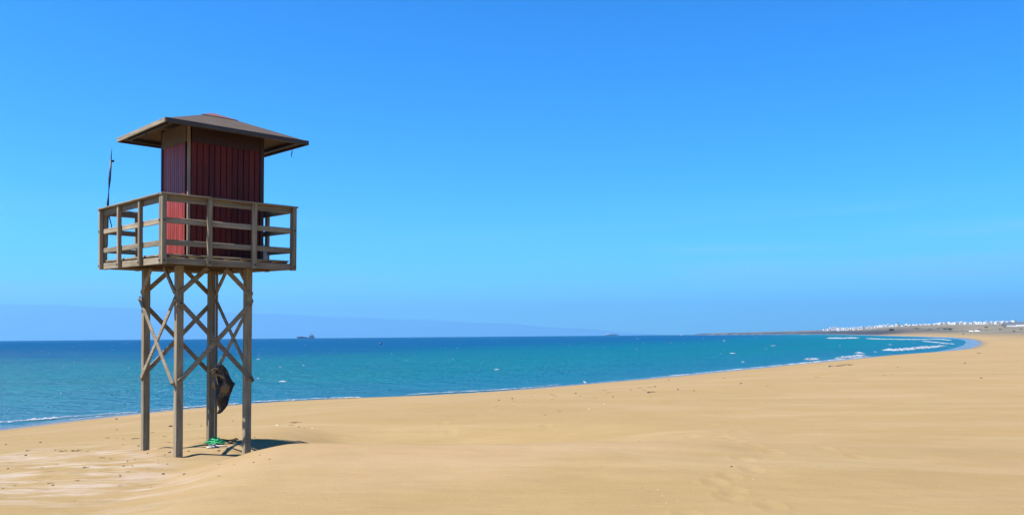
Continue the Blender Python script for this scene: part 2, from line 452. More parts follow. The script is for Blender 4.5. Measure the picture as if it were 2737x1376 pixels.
# ------------------------------------------------------------------ sea
def sea_material():
    m, t, b = new_mat('sea_water')
    P = N(t, 'ShaderNodeNewGeometry').outputs['Position']
    def mapd(sc, rot=0):
        q = N(t, 'ShaderNodeMapping'); q.inputs['Scale'].default_value = sc; q.inputs['Rotation'].default_value = (0, 0, rot)
        t.links.new(P, q.inputs[0]); return q.outputs[0]
    off = attr(t, 'off')         # metres off shore, log scaled 0..1
    wob = noise(t, mapd((.02, .05, 1), .1), 1.0, 5, .6)
    o2 = math_(t, 'ADD', off, mrange(t, wob, .2, .8, -.11, .11))
    col = ramp(t, o2, [(0, (0.01454, 0.1145, 0.1809)), (.22, (0.007271, 0.1065, 0.1697)), (.40, (0.002423, 0.1104, 0.1508)), (.58, (0.000969, 0.09468, 0.147)),
                       (.70, (0.0007271, 0.05918, 0.1508)), (1, (0.0007271, 0.04734, 0.132))])
    pt = noise(t, mapd((.22, .8, 1), .30), 1.0, 8, .7)
    swell = noise(t, mapd((.035, .22, 1), .22), 1.0, 5, .6)
    col = mixc(t, mrange(t, swell, .47, .66, 0, .6), col, mixc(t, .45, col, (0.0144, 0.0645, 0.117)))
    lightp = noise(t, mapd((.05, .30, 1), .2), 1.7, 6, .65)
    col = mixc(t, mrange(t, lightp, .52, .70, 0, .30), col, (0.0216, 0.1634, 0.216))
    col = mixc(t, mrange(t, pt, .42, .66, 0, .7), col, mixc(t, .5, col, (0.0072, 0.0516, 0.144)))
    fz = attr(t, 'foam')
    fn = noise(t, mapd((1.2, 1.2, 1)), 2.2, 6, .7)
    ff = mrange(t, math_(t, 'ADD', math_(t, 'MULTIPLY', fz, 1.0), fn), 1.0, 1.16)
    col = mixc(t, ff, col, (.26, .28, .30))
    dif = N(t, 'ShaderNodeBsdfDiffuse'); t.links.new(col, dif.inputs[0])
    gl = N(t, 'ShaderNodeBsdfGlossy'); gl.inputs['Roughness'].default_value = .22; gl.inputs[0].default_value = (1, 1, 1, 1)
    wave = noise(t, mapd((.55, 1.1, 1), .3), 1.0, 6, .65)
    wv2 = noise(t, mapd((3.2, 5, 1), .2), 1.0, 4, .6)
    hh = math_(t, 'ADD', wave, math_(t, 'MULTIPLY', wv2, .25))
    bn = N(t, 'ShaderNodeBump'); bn.inputs['Strength'].default_value = .9; bn.inputs['Distance'].default_value = .8
    t.links.new(hh, bn.inputs['Height']); t.links.new(bn.outputs[0], gl.inputs['Normal']); t.links.new(bn.outputs[0], dif.inputs['Normal'])
    fr = N(t, 'ShaderNodeFresnel'); fr.inputs[0].default_value = 1.33; t.links.new(bn.outputs[0], fr.inputs['Normal'])
    fac = math_(t, 'MINIMUM', math_(t, 'MULTIPLY', fr.outputs[0], .2), .03)
    ms = N(t, 'ShaderNodeMixShader'); t.links.new(fac, ms.inputs[0]); t.links.new(dif.outputs[0], ms.inputs[1]); t.links.new(gl.outputs[0], ms.inputs[2])
    t.nodes.remove(b); t.links.new(ms.outputs[0], t.nodes['Material Output'].inputs[0])
    return m
M_sea = sea_material()
def sea_z(x, y):
    s = -shore_dist(x, y); r = np.hypot(x, y)
    a = (1 - sstep(60, 260, r)) * sstep(.5, 8, s)
    wv = .055 * np.sin(s * 1.15 + 3.5 * fbm(x * .07, y * .07, 2)) * (.4 + .6 * fbm(x * .13 + 5, y * .13, 2)) + .05 * fbm(x * .45, y * .8, 3)
    return ZS + a * wv
def a_off(x, y, z):
    s = np.maximum(-shore_dist(x, y), 0)
    return np.log1p(s / 3.0) / np.log1p(700 / 3.0)
def a_foam(x, y, z):
    s = -shore_dist(x, y); r = np.hypot(x, y)
    wd = .22 + .003 * r
    lace = np.exp(-(s / wd) ** 2) * (.62 + .12 * fbm(x * .25, y * .25, 2))
    return np.where(s > -wd, lace, 0) * (1 - sstep(90, 150, r))
az_s = np.concatenate([np.radians(np.arange(-36, 36.01, .12)), np.radians(np.arange(38, 322, 2.))])
rr_s = np.concatenate([np.geomspace(8, 90, 260), np.geomspace(91, 5900, 170)])
sea = polar_mesh('sea', az_s, rr_s, sea_z, dict(off=a_off, foam=a_foam), M_sea)
tag(sea, 'blue and turquoise sea reaching the horizon', kind='structure')

# far island / mountain on the left horizon, haze blue put into its rock colour
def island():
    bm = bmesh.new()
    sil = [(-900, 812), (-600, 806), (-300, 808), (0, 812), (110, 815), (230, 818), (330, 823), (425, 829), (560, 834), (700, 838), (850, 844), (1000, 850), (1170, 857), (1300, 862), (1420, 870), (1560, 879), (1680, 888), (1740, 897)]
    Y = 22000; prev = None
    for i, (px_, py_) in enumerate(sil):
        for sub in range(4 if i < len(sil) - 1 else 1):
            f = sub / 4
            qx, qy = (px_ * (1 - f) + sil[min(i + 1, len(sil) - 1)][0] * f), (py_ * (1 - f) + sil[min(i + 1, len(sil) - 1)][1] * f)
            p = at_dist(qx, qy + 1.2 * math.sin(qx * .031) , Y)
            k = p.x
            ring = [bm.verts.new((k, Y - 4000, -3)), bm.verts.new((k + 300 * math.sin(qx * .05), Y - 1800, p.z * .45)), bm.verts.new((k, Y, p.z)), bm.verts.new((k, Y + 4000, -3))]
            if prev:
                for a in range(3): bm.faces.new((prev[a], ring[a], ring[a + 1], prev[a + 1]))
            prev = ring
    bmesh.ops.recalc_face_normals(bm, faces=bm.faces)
    o = mesh_obj('far_island_hills', bm, plain_mat('haze_blue_rock', (.04, .13, .30), .9, .1, .1, .001, bmp=0), smooth=True)
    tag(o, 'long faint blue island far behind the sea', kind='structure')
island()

# air
def haze():
    bm = bmesh.new(); add_box(bm, (-32000, -6000, -5), (32000, 27500, 1010))
    m = bpy.data.materials.new('haze_air'); m.use_nodes = True; t = m.node_tree; t.nodes.clear()
    o_ = N(t, 'ShaderNodeOutputMaterial'); v = N(t, 'ShaderNodeVolumePrincipled')
    v.inputs['Color'].default_value = (.22, .54, .88, 1); v.inputs['Density'].default_value = 9.0e-5; v.inputs['Anisotropy'].default_value = .2
    t.links.new(v.outputs[0], o_.inputs['Volume'])
    o = mesh_obj('haze', bm, m); tag(o, 'thin blue sea haze', kind='stuff')
haze()
#__REST__
# ================================================================== LIFEGUARD TOWER
TA, TB, TYAW = .02379, -.02604, .74516
tower = empty('lifeguard_tower', (0, 0, 0))
om = Vector((-TB, TA, 0))
TM = Matrix.Translation((-4.7352, 11.7044, 0)) @ Matrix.Rotation(om.length, 4, om.normalized()) @ Matrix.Rotation(TYAW, 4, 'Z')
tower.matrix_world = TM
tag(tower, 'tall timber lifeguard tower with red cabin and railed deck on the sand', 'lifeguard tower')
rnd = random.Random(5)
UX, VX, ZX = Vector((1, 0, 0)), Vector((0, 1, 0)), Vector((0, 0, 1))
W_ = .10; LU, LV = 1.0173, 1.3086
U0, U1, V0, V1 = -.4465, 1.481, -.6577, 1.9868
ZB, ZT = 2.660, 3.583
def lump_mesh(name, r, sc, seed, sub=2, amp=.25, f=2.0):
    bm = bmesh.new(); bmesh.ops.create_icosphere(bm, subdivisions=sub, radius=1)
    for v in bm.verts:
        a = 1 + amp * float(vnoise(np.array([v.co.x * f + seed * 3.1 + v.co.z * 1.7]), np.array([v.co.y * f + v.co.z * f - seed]))[0])
        v.co = Vector((v.co.x * sc[0], v.co.y * sc[1], v.co.z * sc[2])) * a * r
    me = bpy.data.meshes.new(name); bm.to_mesh(me); bm.free()
    for p in me.polygons: p.use_smooth = True
    return me
bolt_me = None
def bolt(parent, p, ax):
    global bolt_me
    if bolt_me is None:
        bm = bmesh.new()
        bmesh.ops.create_cone(bm, cap_ends=True, segments=8, radius1=.013, radius2=.011, depth=.012)
        bolt_me = bpy.data.meshes.new('bolt'); bm.to_mesh(bolt_me); bm.free(); bolt_me.materials.append(M_bolt)
    o = bpy.data.objects.new('bolt', bolt_me); COL.objects.link(o); o.parent = parent
    o.location = p; o.rotation_euler = Vector(ax).to_track_quat('Z', 'Y').to_euler(); return o

legs = {}
for u in (0, LU):
    for v in (0, LV):
        legs[(u > 0, v > 0)] = board('leg', (u + W_ / 2, v + W_ / 2, -.45), (u + W_ / 2, v + W_ / 2, ZB + .02), UX, W_, W_, M_leg, tower, .006)
# cross braces: outer side of each face, two layers
TH = .022
def brace(P, Q, wdir, th=TH, wd=.066, lab=None):
    o = board('brace', P, Q, wdir, wd, th, M_railv if abs(P[1] - Q[1]) > .1 else M_rail, tower, .004)
    return o
def face(kind):
    """kind: which pair of legs; returns (origin along, fixed coordinate, axis)"""
zt_, zb_ = 2.20, 1.02
def uface(u, n):       # faces across V (u fixed); n = outward sign
    a0, a1 = W_ * .45, LV + W_ * .55
    o1 = u + n * (TH / 2 + .001); o2 = u + n * (TH * 1.5 + .003)
    if n > 0: o1 += W_; o2 += W_
    A = brace((o2, a1 + .03, zt_ + .03), (o2, a0 - .01, zb_ - .01), ZX)
    B = brace((o1, a0 - .02, zt_ + .02), (o1, a1 + .02, zb_ - .02), ZX)
    brace((o1, a0, 2.30), (o1, a0 + .40, ZB), ZX, .03, .06); brace((o1, a1, 2.30), (o1, a1 - .40, ZB), ZX, .03, .06)
    for (p, q) in ((a1, zt_), (a0, zb_)): bolt(tower, (o2 + n * (TH / 2 + .004), p, q), (n, 0, 0))
    for (p, q) in ((a0, zt_), (a1, zb_)): bolt(tower, (o1 + n * (TH / 2 + .004), p, q), (n, 0, 0))
def vface(v, n):
    a0, a1 = W_ * .45, LU + W_ * .55
    o1 = v + n * (TH / 2 + .001); o2 = v + n * (TH * 1.5 + .003)
    if n > 0: o1 += W_; o2 += W_
    brace((a0 - .02, o2, 2.17), (a1 + .01, o2, 1.05), ZX)
    brace((a1 + .02, o1, 2.17), (a0 - .01, o1, 1.05), ZX)
    brace((a0, o1, 2.30), (a0 + .38, o1, ZB), ZX, .03, .066); brace((a1, o1, 2.30), (a1 - .38, o1, ZB), ZX, .03, .066)
    for (p, q) in ((a0, 2.15), (a1, 1.07)): bolt(tower, (p, o2 + n * (TH / 2 + .004), q), (0, n, 0))
    for (p, q) in ((a1, 2.15), (a0, 1.07)): bolt(tower, (p, o1 + n * (TH / 2 + .004), q), (0, n, 0))
uface(0, -1); uface(LU, 1); vface(0, -1); vface(LV, 1)
# a spare batten strapped to the back leg
bt = board('batten', (LU + W_ + .028, LV + .02, -.3), (LU + W_ + .028, LV + .02, ZB + .01), UX, .026, .04, M_leg, tower)
bt['label'] = 'thin batten fixed beside the back leg'

# deck: joists, beams, boards
ZD = ZB + .085       # top of joists
beams = []
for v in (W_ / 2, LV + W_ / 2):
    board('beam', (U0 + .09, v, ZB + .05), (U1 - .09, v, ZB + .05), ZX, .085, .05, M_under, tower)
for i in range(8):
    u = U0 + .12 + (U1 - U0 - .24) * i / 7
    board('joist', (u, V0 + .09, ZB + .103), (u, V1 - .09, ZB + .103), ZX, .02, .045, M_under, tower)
nb = 17
for i in range(nb):
    v = V0 + .155 + (V1 - V0 - .31) * i / (nb - 1)
    board('deck_board', (U0 + .08, v, ZB + .126), (U1 - .08, v, ZB + .126), VX, .142, .022, M_rail, tower)
# deck skirt + rails + posts + cap
RT = .024
def side(axis, fixed, lo, hi, n, posts, skirt_lo=None, skirt_hi=None):
    """axis 0: runs along U at v=fixed; axis 1: runs along V at u=fixed. n outward sign"""
    wd = ZX; m = M_rail if axis == 0 else M_railv
    def P(a, off, z): return (a, fixed + off, z) if axis == 0 else (fixed + off, a, z)
    s0 = lo if skirt_lo is None else skirt_lo; s1 = hi if skirt_hi is None else skirt_hi
    o_in = -n * RT / 2
    j = lambda: rnd.uniform(-.003, .003)
    board('skirt_board', P(s0, o_in, ZB + .045), P(s1, o_in, ZB + .045), wd, .09, RT, m, tower)
    for z, h in ((2.943, .075), (3.232, .075), (3.522, .085)):
        board('rail', P(lo, o_in + j() * .3, z + j()), P(hi, o_in + j() * .3, z + j()), wd, h, RT, m, tower)
    for k, a in enumerate(posts):
        pw = .062; pt = .052
        off = n * (pt / 2 + .001)
        board('post', P(a, off, ZB - .005), P(a, off, ZT - .024), UX if axis == 0 else VX, pw, pt, M_leg, tower)
        bolt(tower, P(a, n * (pt + .006), ZB + .045), (0, n, 0) if axis == 0 else (n, 0, 0))
        if k in (0, len(posts) - 1): bolt(tower, P(a, n * (pt + .006), 3.232), (0, n, 0) if axis == 0 else (n, 0, 0))
pt = .052
side(0, V0 + pt, U0 + pt, U1 - pt, -1, [U0 + .032 + pt * 0 + .0, U0 + (U1 - U0) / 3, U0 + 2 * (U1 - U0) / 3, U1 - .032])
side(1, U0 + pt, V0 + pt + RT + .002, V1 - pt - RT - .002, -1, [V0 + pt + .034, V0 + (V1 - V0) / 3, V0 + 2 * (V1 - V0) / 3, V1 - .032])
side(1, U1 - pt, V0 + pt + RT + .002, V1 - pt - RT - .002, 1, [V0 + pt + .034, V0 + (V1 - V0) / 3, V0 + 2 * (V1 - V0) / 3, V1 - .032])
side(0, V1 - pt, U0 + pt, .10, 1, [U0 + pt + .034, .115], skirt_hi=U1 - pt)
side(0, V1 - pt, .93, U1 - pt, 1, [.915, U1 - pt - .034], skirt_lo=U1 - pt - .2)
cz = ZT - .012
board('handrail', (U0 - .012, V0 + .03, cz), (U1 + .012, V0 + .03, cz), VX, .10, .024, M_rail, tower)
board('handrail', (U0 + .03, V0 + .082, cz), (U0 + .03, V1 - .07, cz), UX, .10, .024, M_railv, tower)
board('handrail', (U1 - .03, V0 + .082, cz), (U1 - .03, V1 - .07, cz), UX, .10, .024, M_railv, tower)
board('handrail', (U0 - .012, V1 - .02, cz), (.16, V1 - .02, cz), VX, .10, .024, M_rail, tower)
board('handrail', (.87, V1 - .02, cz), (U1 + .012, V1 - .02, cz), VX, .10, .024, M_rail, tower)

# cabin
CU0, CU1, CV0, CV1 = .124, 1.244, -.048, .927
CZ0, CZ1 = ZB + .140, 4.80
bm = bmesh.new(); add_box(bm, (CU0 + .03, CV0 + .03, CZ0), (CU1 - .03, CV1 - .03, 4.66))
cabin = mesh_obj('cabin', bm, M_dark, tower)
cabin['label'] = 'red boarded cabin under the roof'
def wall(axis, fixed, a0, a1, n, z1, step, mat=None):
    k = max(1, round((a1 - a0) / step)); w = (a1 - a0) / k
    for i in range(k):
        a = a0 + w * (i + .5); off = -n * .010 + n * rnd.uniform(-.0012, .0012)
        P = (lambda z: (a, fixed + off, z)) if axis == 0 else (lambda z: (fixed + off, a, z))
        board('wall_board', P(CZ0 + .004), P(z1), UX if axis == 0 else VX, w - .009, .018, mat or M_red_shaded, cabin, .006)
ZH = 4.42
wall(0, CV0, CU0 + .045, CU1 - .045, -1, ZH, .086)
wall(1, CU0, CV0 + .11, CV1 - .03, -1, ZH, .078, M_red_sunlit)
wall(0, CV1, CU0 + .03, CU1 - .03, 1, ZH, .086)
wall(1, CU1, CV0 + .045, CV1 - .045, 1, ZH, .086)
# corner timbers and headers
board('corner_post', (CU0 + .018, CV0 + .014, CZ0), (CU0 + .018, CV0 + .014, 4.70), UX, .040, .036, M_post_tan, cabin)
board('corner_post', (CU1 - .015, CV0 + .015, CZ0), (CU1 - .015, CV0 + .015, 4.70), UX, .056, .056, M_darkred, cabin)
board('corner_post', (CU0 + .01, CV1 - .01, CZ0), (CU0 + .01, CV1 - .01, 4.70), UX, .05, .05, M_darkred, cabin)
board('corner_post', (CU1 - .01, CV1 - .01, CZ0), (CU1 - .01, CV1 - .01, 4.70), UX, .05, .05, M_darkred, cabin)
board('header_board', (CU0 + .05, CV0 - .004, 4.54), (CU1 - .05, CV0 - .004, 4.54), ZX, .25, .03, M_darkred, cabin)
hb = board('header_board', (CU0 - .004, CV0 + .052, 4.545), (CU0 - .004, CV1 - .04, 4.545), ZX, .25, .03, M_soffit, cabin)
hb['label'] = 'light brown header board above the side wall'
board('header_board', (CU1 + .004, CV0 + .052, 4.545), (CU1 + .004, CV1 - .04, 4.545), ZX, .25, .03, M_soffit, cabin)
board('header_board', (CU0 + .05, CV1 + .004, 4.545), (CU1 - .05, CV1 + .004, 4.545), ZX, .25, .03, M_soffit, cabin)
# recess by the corner timber (door edge): dark slot is the gap left between corner post and boards

# roof: four sloping sheets with thickness, fascia boards, cap
RU0, RU1, RV0, RV1 = -.346, 1.714, -.518, 1.397
uc, vc = (RU0 + RU1) / 2, (RV0 + RV1) / 2
EZ = 4.586; RC = .27; KZ = 4.868
outer = [Vector(p) for p in ((RU0, RV0, EZ), (RU1, RV0, EZ), (RU1, RV1, EZ), (RU0, RV1, EZ))]
inner = [Vector(p) for p in ((uc - RC, vc - RC, KZ), (uc + RC, vc - RC, KZ), (uc + RC, vc + RC, KZ), (uc - RC, vc + RC, KZ))]
bm = bmesh.new(); add_box(bm, (uc - RC + .02, vc - RC + .02, KZ - .05), (uc + RC - .02, vc + RC - .02, KZ - .002))
roof = mesh_obj('roof', bm, M_rooftop, tower); roof['label'] = 'shallow hipped brown roof'
for i in range(4):
    bm = bmesh.new(); j = (i + 1) % 4
    top = [outer[i], outer[j], inner[j], inner[i]]
    T = [bm.verts.new(p) for p in top]; B = [bm.verts.new(p - Vector((0, 0, .022))) for p in top]
    bm.faces.new(T); bm.faces.new(B[::-1])
    for k in range(4): bm.faces.new((T[k], B[k], B[(k + 1) % 4], T[(k + 1) % 4]))
    bm.faces.ensure_lookup_table()
    bmesh.ops.recalc_face_normals(bm, faces=bm.faces)
    o = mesh_obj('roof_panel', bm, M_rooftop, roof)
    o.data.materials.append(M_soffit)
    for p in o.data.polygons:
        if p.normal.z < -.5: p.material_index = 1
# fascia
fz = EZ - .026
board('fascia_board', (RU0 - .012, RV0 - .012, fz), (RU1 + .012, RV0 - .012, fz), ZX, .062, .022, M_fascia, roof)
board('fascia_board', (RU0 - .012, RV1 + .012, fz), (RU1 + .012, RV1 + .012, fz), ZX, .062, .022, M_fascia, roof)
fl = board('fascia_board', (RU0 - .012, RV0 + .001, fz), (RU0 - .012, RV1 - .001, fz), ZX, .062, .022, M_railv, roof)  # paler timber than the other fascias stands in for sun on this side
fl['label'] = 'pale grey fascia board toned as sunlit'
board('fascia_board', (RU1 + .012, RV0 + .001, fz), (RU1 + .012, RV1 - .001, fz), ZX, .062, .022, M_fascia, roof)
# purlins under the eaves
for a, b_, wd in (((RU0 + .12, RV0 + .10, EZ - .005), (RU0 + .12, RV1 - .10, EZ - .005), ZX), ((RU1 - .10, RV0 + .10, EZ - .015), (RU1 - .10, RV1 - .10, EZ - .015), ZX),
                  ((RU0 + .16, RV1 - .10, EZ - .015), (RU1 - .14, RV1 - .10, EZ - .015), ZX), ((RU0 + .16, RV0 + .10, EZ - .015), (RU1 - .14, RV0 + .10, EZ - .015), ZX)):
    board('eaves_batten', a, b_, wd, .05, .03, M_fascia, roof)
# cap
CC = .265; c0 = KZ + .006; c1 = 4.985
bm = bmesh.new()
q = [(uc - CC, vc - CC), (uc + CC, vc - CC), (uc + CC, vc + CC), (uc - CC, vc + CC)]
lo = [bm.verts.new((a, b_, c0)) for a, b_ in q]; hi = [bm.verts.new((a, b_, c0 + .006)) for a, b_ in q]; ap = bm.verts.new((uc, vc, c1))
bm.faces.new(lo[::-1])
for k in range(4):
    bm.faces.new((lo[k], lo[(k + 1) % 4], hi[(k + 1) % 4], hi[k])); bm.faces.new((hi[k], hi[(k + 1) % 4], ap))
cap = mesh_obj('roof_cap', bm, M_cap, roof); cap['label'] = 'small reddish pyramid cap'
bm = bmesh.new()
add_box(bm, (uc - CC - .004, vc - CC - .006, c0 - .016), (uc + CC + .004, vc - CC + .004, c0 - .001)); 
add_box(bm, (uc - CC - .006, vc - CC + .006, c0 - .016), (uc - CC + .004, vc + CC, c0 - .001))
add_box(bm, (uc + CC - .004, vc - CC + .006, c0 - .016), (uc + CC + .006, vc + CC, c0 - .001))
mesh_obj('cap_flashing', bm, M_fascia, roof)
# hooks and frayed cords under the eaves
for (a, b_, L) in ((RU1 + .012, -.02, .115), (RU1 - .01, .95, .10), (RU0 + .05, .40, .10)):
    bm = bmesh.new(); zz = EZ - .055
    add_tube(bm, [(a, b_, zz + .02), (a + .004, b_, zz - L * .4), (a - .006, b_ + .012, zz - L * .7), (a + .012, b_ + .02, zz - L)], [.011, .009, .007, .003], 6)
    mesh_obj('hook', bm, M_steel, roof)

# mast on the back rail, pale box on the deck
def tw(u, v, z): return TM @ Vector((u, v, z))
def to_world_obj(name, bm, mat, smooth=False, parent=None):
    for v in bm.verts: v.co = TM @ v.co
    return mesh_obj(name, bm, mat, parent, smooth)
mu, mv = -.300, V1 + .035
bm = bmesh.new(); add_tube(bm, [(mu - .015, mv, 3.02), (mu, mv, 3.7), (mu + .022, mv, 4.05), (mu + .042, mv, 4.36)], [.017, .017, .019, .014], 8)
mast = to_world_obj('signal_mast', bm, M_steel, True); tag(mast, 'thin dark signal mast lashed to the back railing of the tower', 'mast')
bm = bmesh.new(); add_tube(bm, [(mu + .042, mv, 4.35), (mu + .053, mv, 4.57)], [.009, .002], 6); to_world_obj('mast_tip', bm, M_steel, True, mast)
bm = bmesh.new(); add_box(bm, (mu + .045, mv - .015, 4.33), (mu + .085, mv + .015, 4.36)); to_world_obj('pulley', bm, M_steel, False, mast)
bm = bmesh.new(); add_tube(bm, [(mu + .02, mv + .02, 3.54), (mu + .035, mv + .035, 3.46), (mu + .06, mv + .03, 3.36), (mu + .075, mv + .03, 3.27), (mu + .16, mv + .02, 3.19), (mu + .165, mv, 3.08)], [.010, .009, .008, .008, .009, .006], 6)
to_world_obj('halyard', bm, M_steel, True, mast)

M_box = plain_mat('pale_grey_plastic', (.42, .42, .44), .5, .4, .06, 8)
bm = bmesh.new(); add_box(bm, (CU1 + .02, .05, ZB + .140), (CU1 + .13, .17, ZB + .30))
bmesh.ops.bevel(bm, geom=bm.edges[:], offset=.008, segments=2, affect='EDGES', profile=.5)
bx = to_world_obj('storage_box', bm, M_box); tag(bx, 'small pale grey box on the deck beside the red cabin', 'box')
bm = bmesh.new(); add_tube(bm, [(CU1 + .03, .11, ZB + .30), (CU1 + .02, .10, ZB + .40), (CU1 + .07, .09, ZB + .43), (CU1 + .115, .10, ZB + .37), (CU1 + .12, .11, ZB + .295)], .006, 6)
to_world_obj('carrying_loop', bm, M_steel, True, bx)

# ------------------------------------------------------------------ bag hanging on the back leg
def hanging_bag():
    c = at_dist(598, 1040, 13.0); s = 13.0 / FPX
    # outline in photo: offsets (px) left/right of centre line at heights, used as true size sections
    prof = [(-67, -12, -4), (-64, -16, 0), (-54, -24, 7), (-44, -25, 13), (-30, -22, 19), (-20, -21, 25), (-15, -21, 30), (-8, -20, 26), (6, -20, 20), (15, -20, 16), (31, -20, 13), (39, -18, 11), (53, -13, 3), (60, -16, -3), (65, -19, -12)]
    bm = bmesh.new(); rings = []; n = 20
    for k, (h, a, b_) in enumerate(prof):
        mid = (a + b_) / 2; hw = (b_ - a) / 2; dep = min(hw * .62, 15) * (1 if k < 12 else .5)
        ring = []
        for i in range(n):
            t = 2 * math.pi * i / n
            f = 1 + .10 * math.sin(3 * t + k * .9) + .07 * math.sin(7 * t - k * .5)
            x = mid + hw * math.cos(t); y = dep * math.sin(t) * f
            ring.append(bm.verts.new((c.x + x * s, c.y + y * s, c.z - h * s)))
        rings.append(ring)
    for A, B in zip(rings, rings[1:]):
        for i in range(n): bm.faces.new((A[i], B[i], B[(i + 1) % n], A[(i + 1) % n]))
    bm.faces.new(rings[0]); bm.faces.new(rings[-1][::-1])
    bmesh.ops.recalc_face_normals(bm, faces=bm.faces)
    bmesh.ops.subdivide_edges(bm, edges=bm.edges[:], cuts=1, use_grid_fill=True, smooth=.6)
    for v in bm.verts:
        x, y, z = v.co
        d = float(fbm(np.array([x * 9 + z * 4]), np.array([z * 7 + y * 5]), 3)[0])
        v.co += Vector((.25 * math.sin(z * 21), -1, .15)) * (d * .045 + .010 * math.sin(z * 34 + x * 12))
    m, t, b = new_mat('dark_canvas')
    g = noise(t, coords(t, (9, 3, 5)), 1.0, 3, .5)
    col = ramp(t, g, [(.0, (.010, .008, .008)), (.44, (.010, .006, .005)), (.50, (.060, .030, .015)), (.60, (.17, .11, .055))])
    t.links.new(col, b.inputs['Base Color']); b.inputs['Roughness'].default_value = .75
    wv = noise(t, coords(t, (1, 1, 1)), 14, 5); bump(t, b, wv, .5, .02)
    bag = mesh_obj('canvas_bag', bm, m, None, True)
    tag(bag, 'dark canvas bag tied up and hanging from the back leg of the tower', 'bag')
    M_cord = plain_mat('tan_cord', (.42, .28, .15), .9, .2, .25, 40)
    def pt_(px, py, dy=-.10): q = at_dist(px, py, 13.0); return (q.x, q.y + dy, q.z)
    bm = bmesh.new()
    for ps in (((571, 990), (578, 984), (585, 986), (580, 992), (573, 996), (570, 988), (581, 982), (588, 985)),
               ((577, 992), (577, 1005), (576, 1020), (575, 1034)),
               ((582, 996), (585, 1010), (588, 1026)), ((583, 998), (595, 1003), (607, 1009))):
        add_tube(bm, [pt_(*p) for p in ps], .013 if len(ps) > 6 else .008, 6)
    mesh_obj('cord', bm, M_cord, bag, True)
    bm = bmesh.new(); add_tube(bm, [pt_(570, 1015, 0), pt_(573, 1026, 0), pt_(575, 1040, 0)], .009, 6)
    mesh_obj('strap', bm, M_cord, bag, True)
    bm = bmesh.new(); add_tube(bm, [pt_(576, 990, -.06), pt_(571, 990, .0), (tw(LU + .09, LV + .05, 1.15))], .01, 6)
    mesh_obj('strap', bm, M_cord, bag, True)
hanging_bag()

# ------------------------------------------------------------------ rope heap
def tangle(cx, cy, rx_, ry_, hz, turns, seed, n=140):
    r_ = random.Random(seed); pts = []; ph = [r_.uniform(0, 6.28) for _ in range(6)]
    z0 = gz(cx, cy)
    for i in range(n):
        t = i / n * turns * 2 * math.pi
        rr_ = .55 + .3 * math.sin(t * .37 + ph[0]) + .15 * math.sin(t * 2.3 + ph[1])
        pts.append((cx + rx_ * rr_ * math.cos(t) + rx_ * .18 * math.sin(t * 3.1 + ph[2]), cy + ry_ * rr_ * math.sin(t) + ry_ * .15 * math.sin(2.7 * t + ph[3]),
                    z0 + .012 + hz * max(0, .5 + .5 * math.sin(t * 1.7 + ph[4])) * max(.1, 1.15 - rr_)))
    return pts
g0 = on_ground(576, 1186)
m, t, b = new_mat('green_rope'); g = noise(t, coords(t), 160, 3); t.links.new(ramp(t, g, [(.3, (.005, .22, .06)), (.7, (.04, .52, .18))]), b.inputs['Base Color']); b.inputs['Roughness'].default_value = .6
bump(t, b, g, .6, .01)
bm = bmesh.new(); add_tube(bm, tangle(g0.x, g0.y, .150, .16, .085, 9, 3, 260), .009, 6)
add_tube(bm, tangle(g0.x - .02, g0.y, .11, .14, .11, 6, 8, 160), .009, 6)
rope = mesh_obj('rope_heap', bm, m, None, True); tag(rope, 'tangled heap of bright green rope at the foot of the back leg', 'rope')
bm = bmesh.new(); pp = []
h0 = on_ground(612, 1183)
for i in range(36):
    a = i / 36 * 2 * math.pi; wob = 1 + .08 * math.sin(3 * a) + .05 * math.sin(5 * a)
    pp.append((h0.x + .115 * wob * math.cos(a), h0.y + .20 * wob * math.sin(a), gz(h0.x, h0.y) + .03 + .02 * math.sin(a * 2 + 1)))
add_tube(bm, pp, .008, 6, closed=True)
add_tube(bm, [(p[0] - .02, p[1] + .015, p[2] + .012) for p in pp[4:24]], .008, 6)
hp = mesh_obj('rope_loop', bm, plain_mat('brown_rope', (.075, .045, .03), .8, .2, .3, 50), None, True)
tag(hp, 'dark brown rope loop on the sand beside the green rope', 'rope')
g1 = on_ground(570, 1196.5); bm = bmesh.new()
add_tube(bm, tangle(g1.x, g1.y, .085, .10, .05, 5, 12, 70), .009, 5); add_tube(bm, [(g1.x + .03, g1.y, g1.z + .03), (g1.x + .12, g1.y + .05, g1.z + .025), (g1.x + .19, g1.y + .07, g1.z + .015)], .012, 6)
wr_ = mesh_obj('rope_scrap', bm, plain_mat('bleached_rope', (.42, .40, .36), .8, .2, .2, 40), None, True)
tag(wr_, 'bleached grey scrap of rope in front of the green rope heap', 'rope')

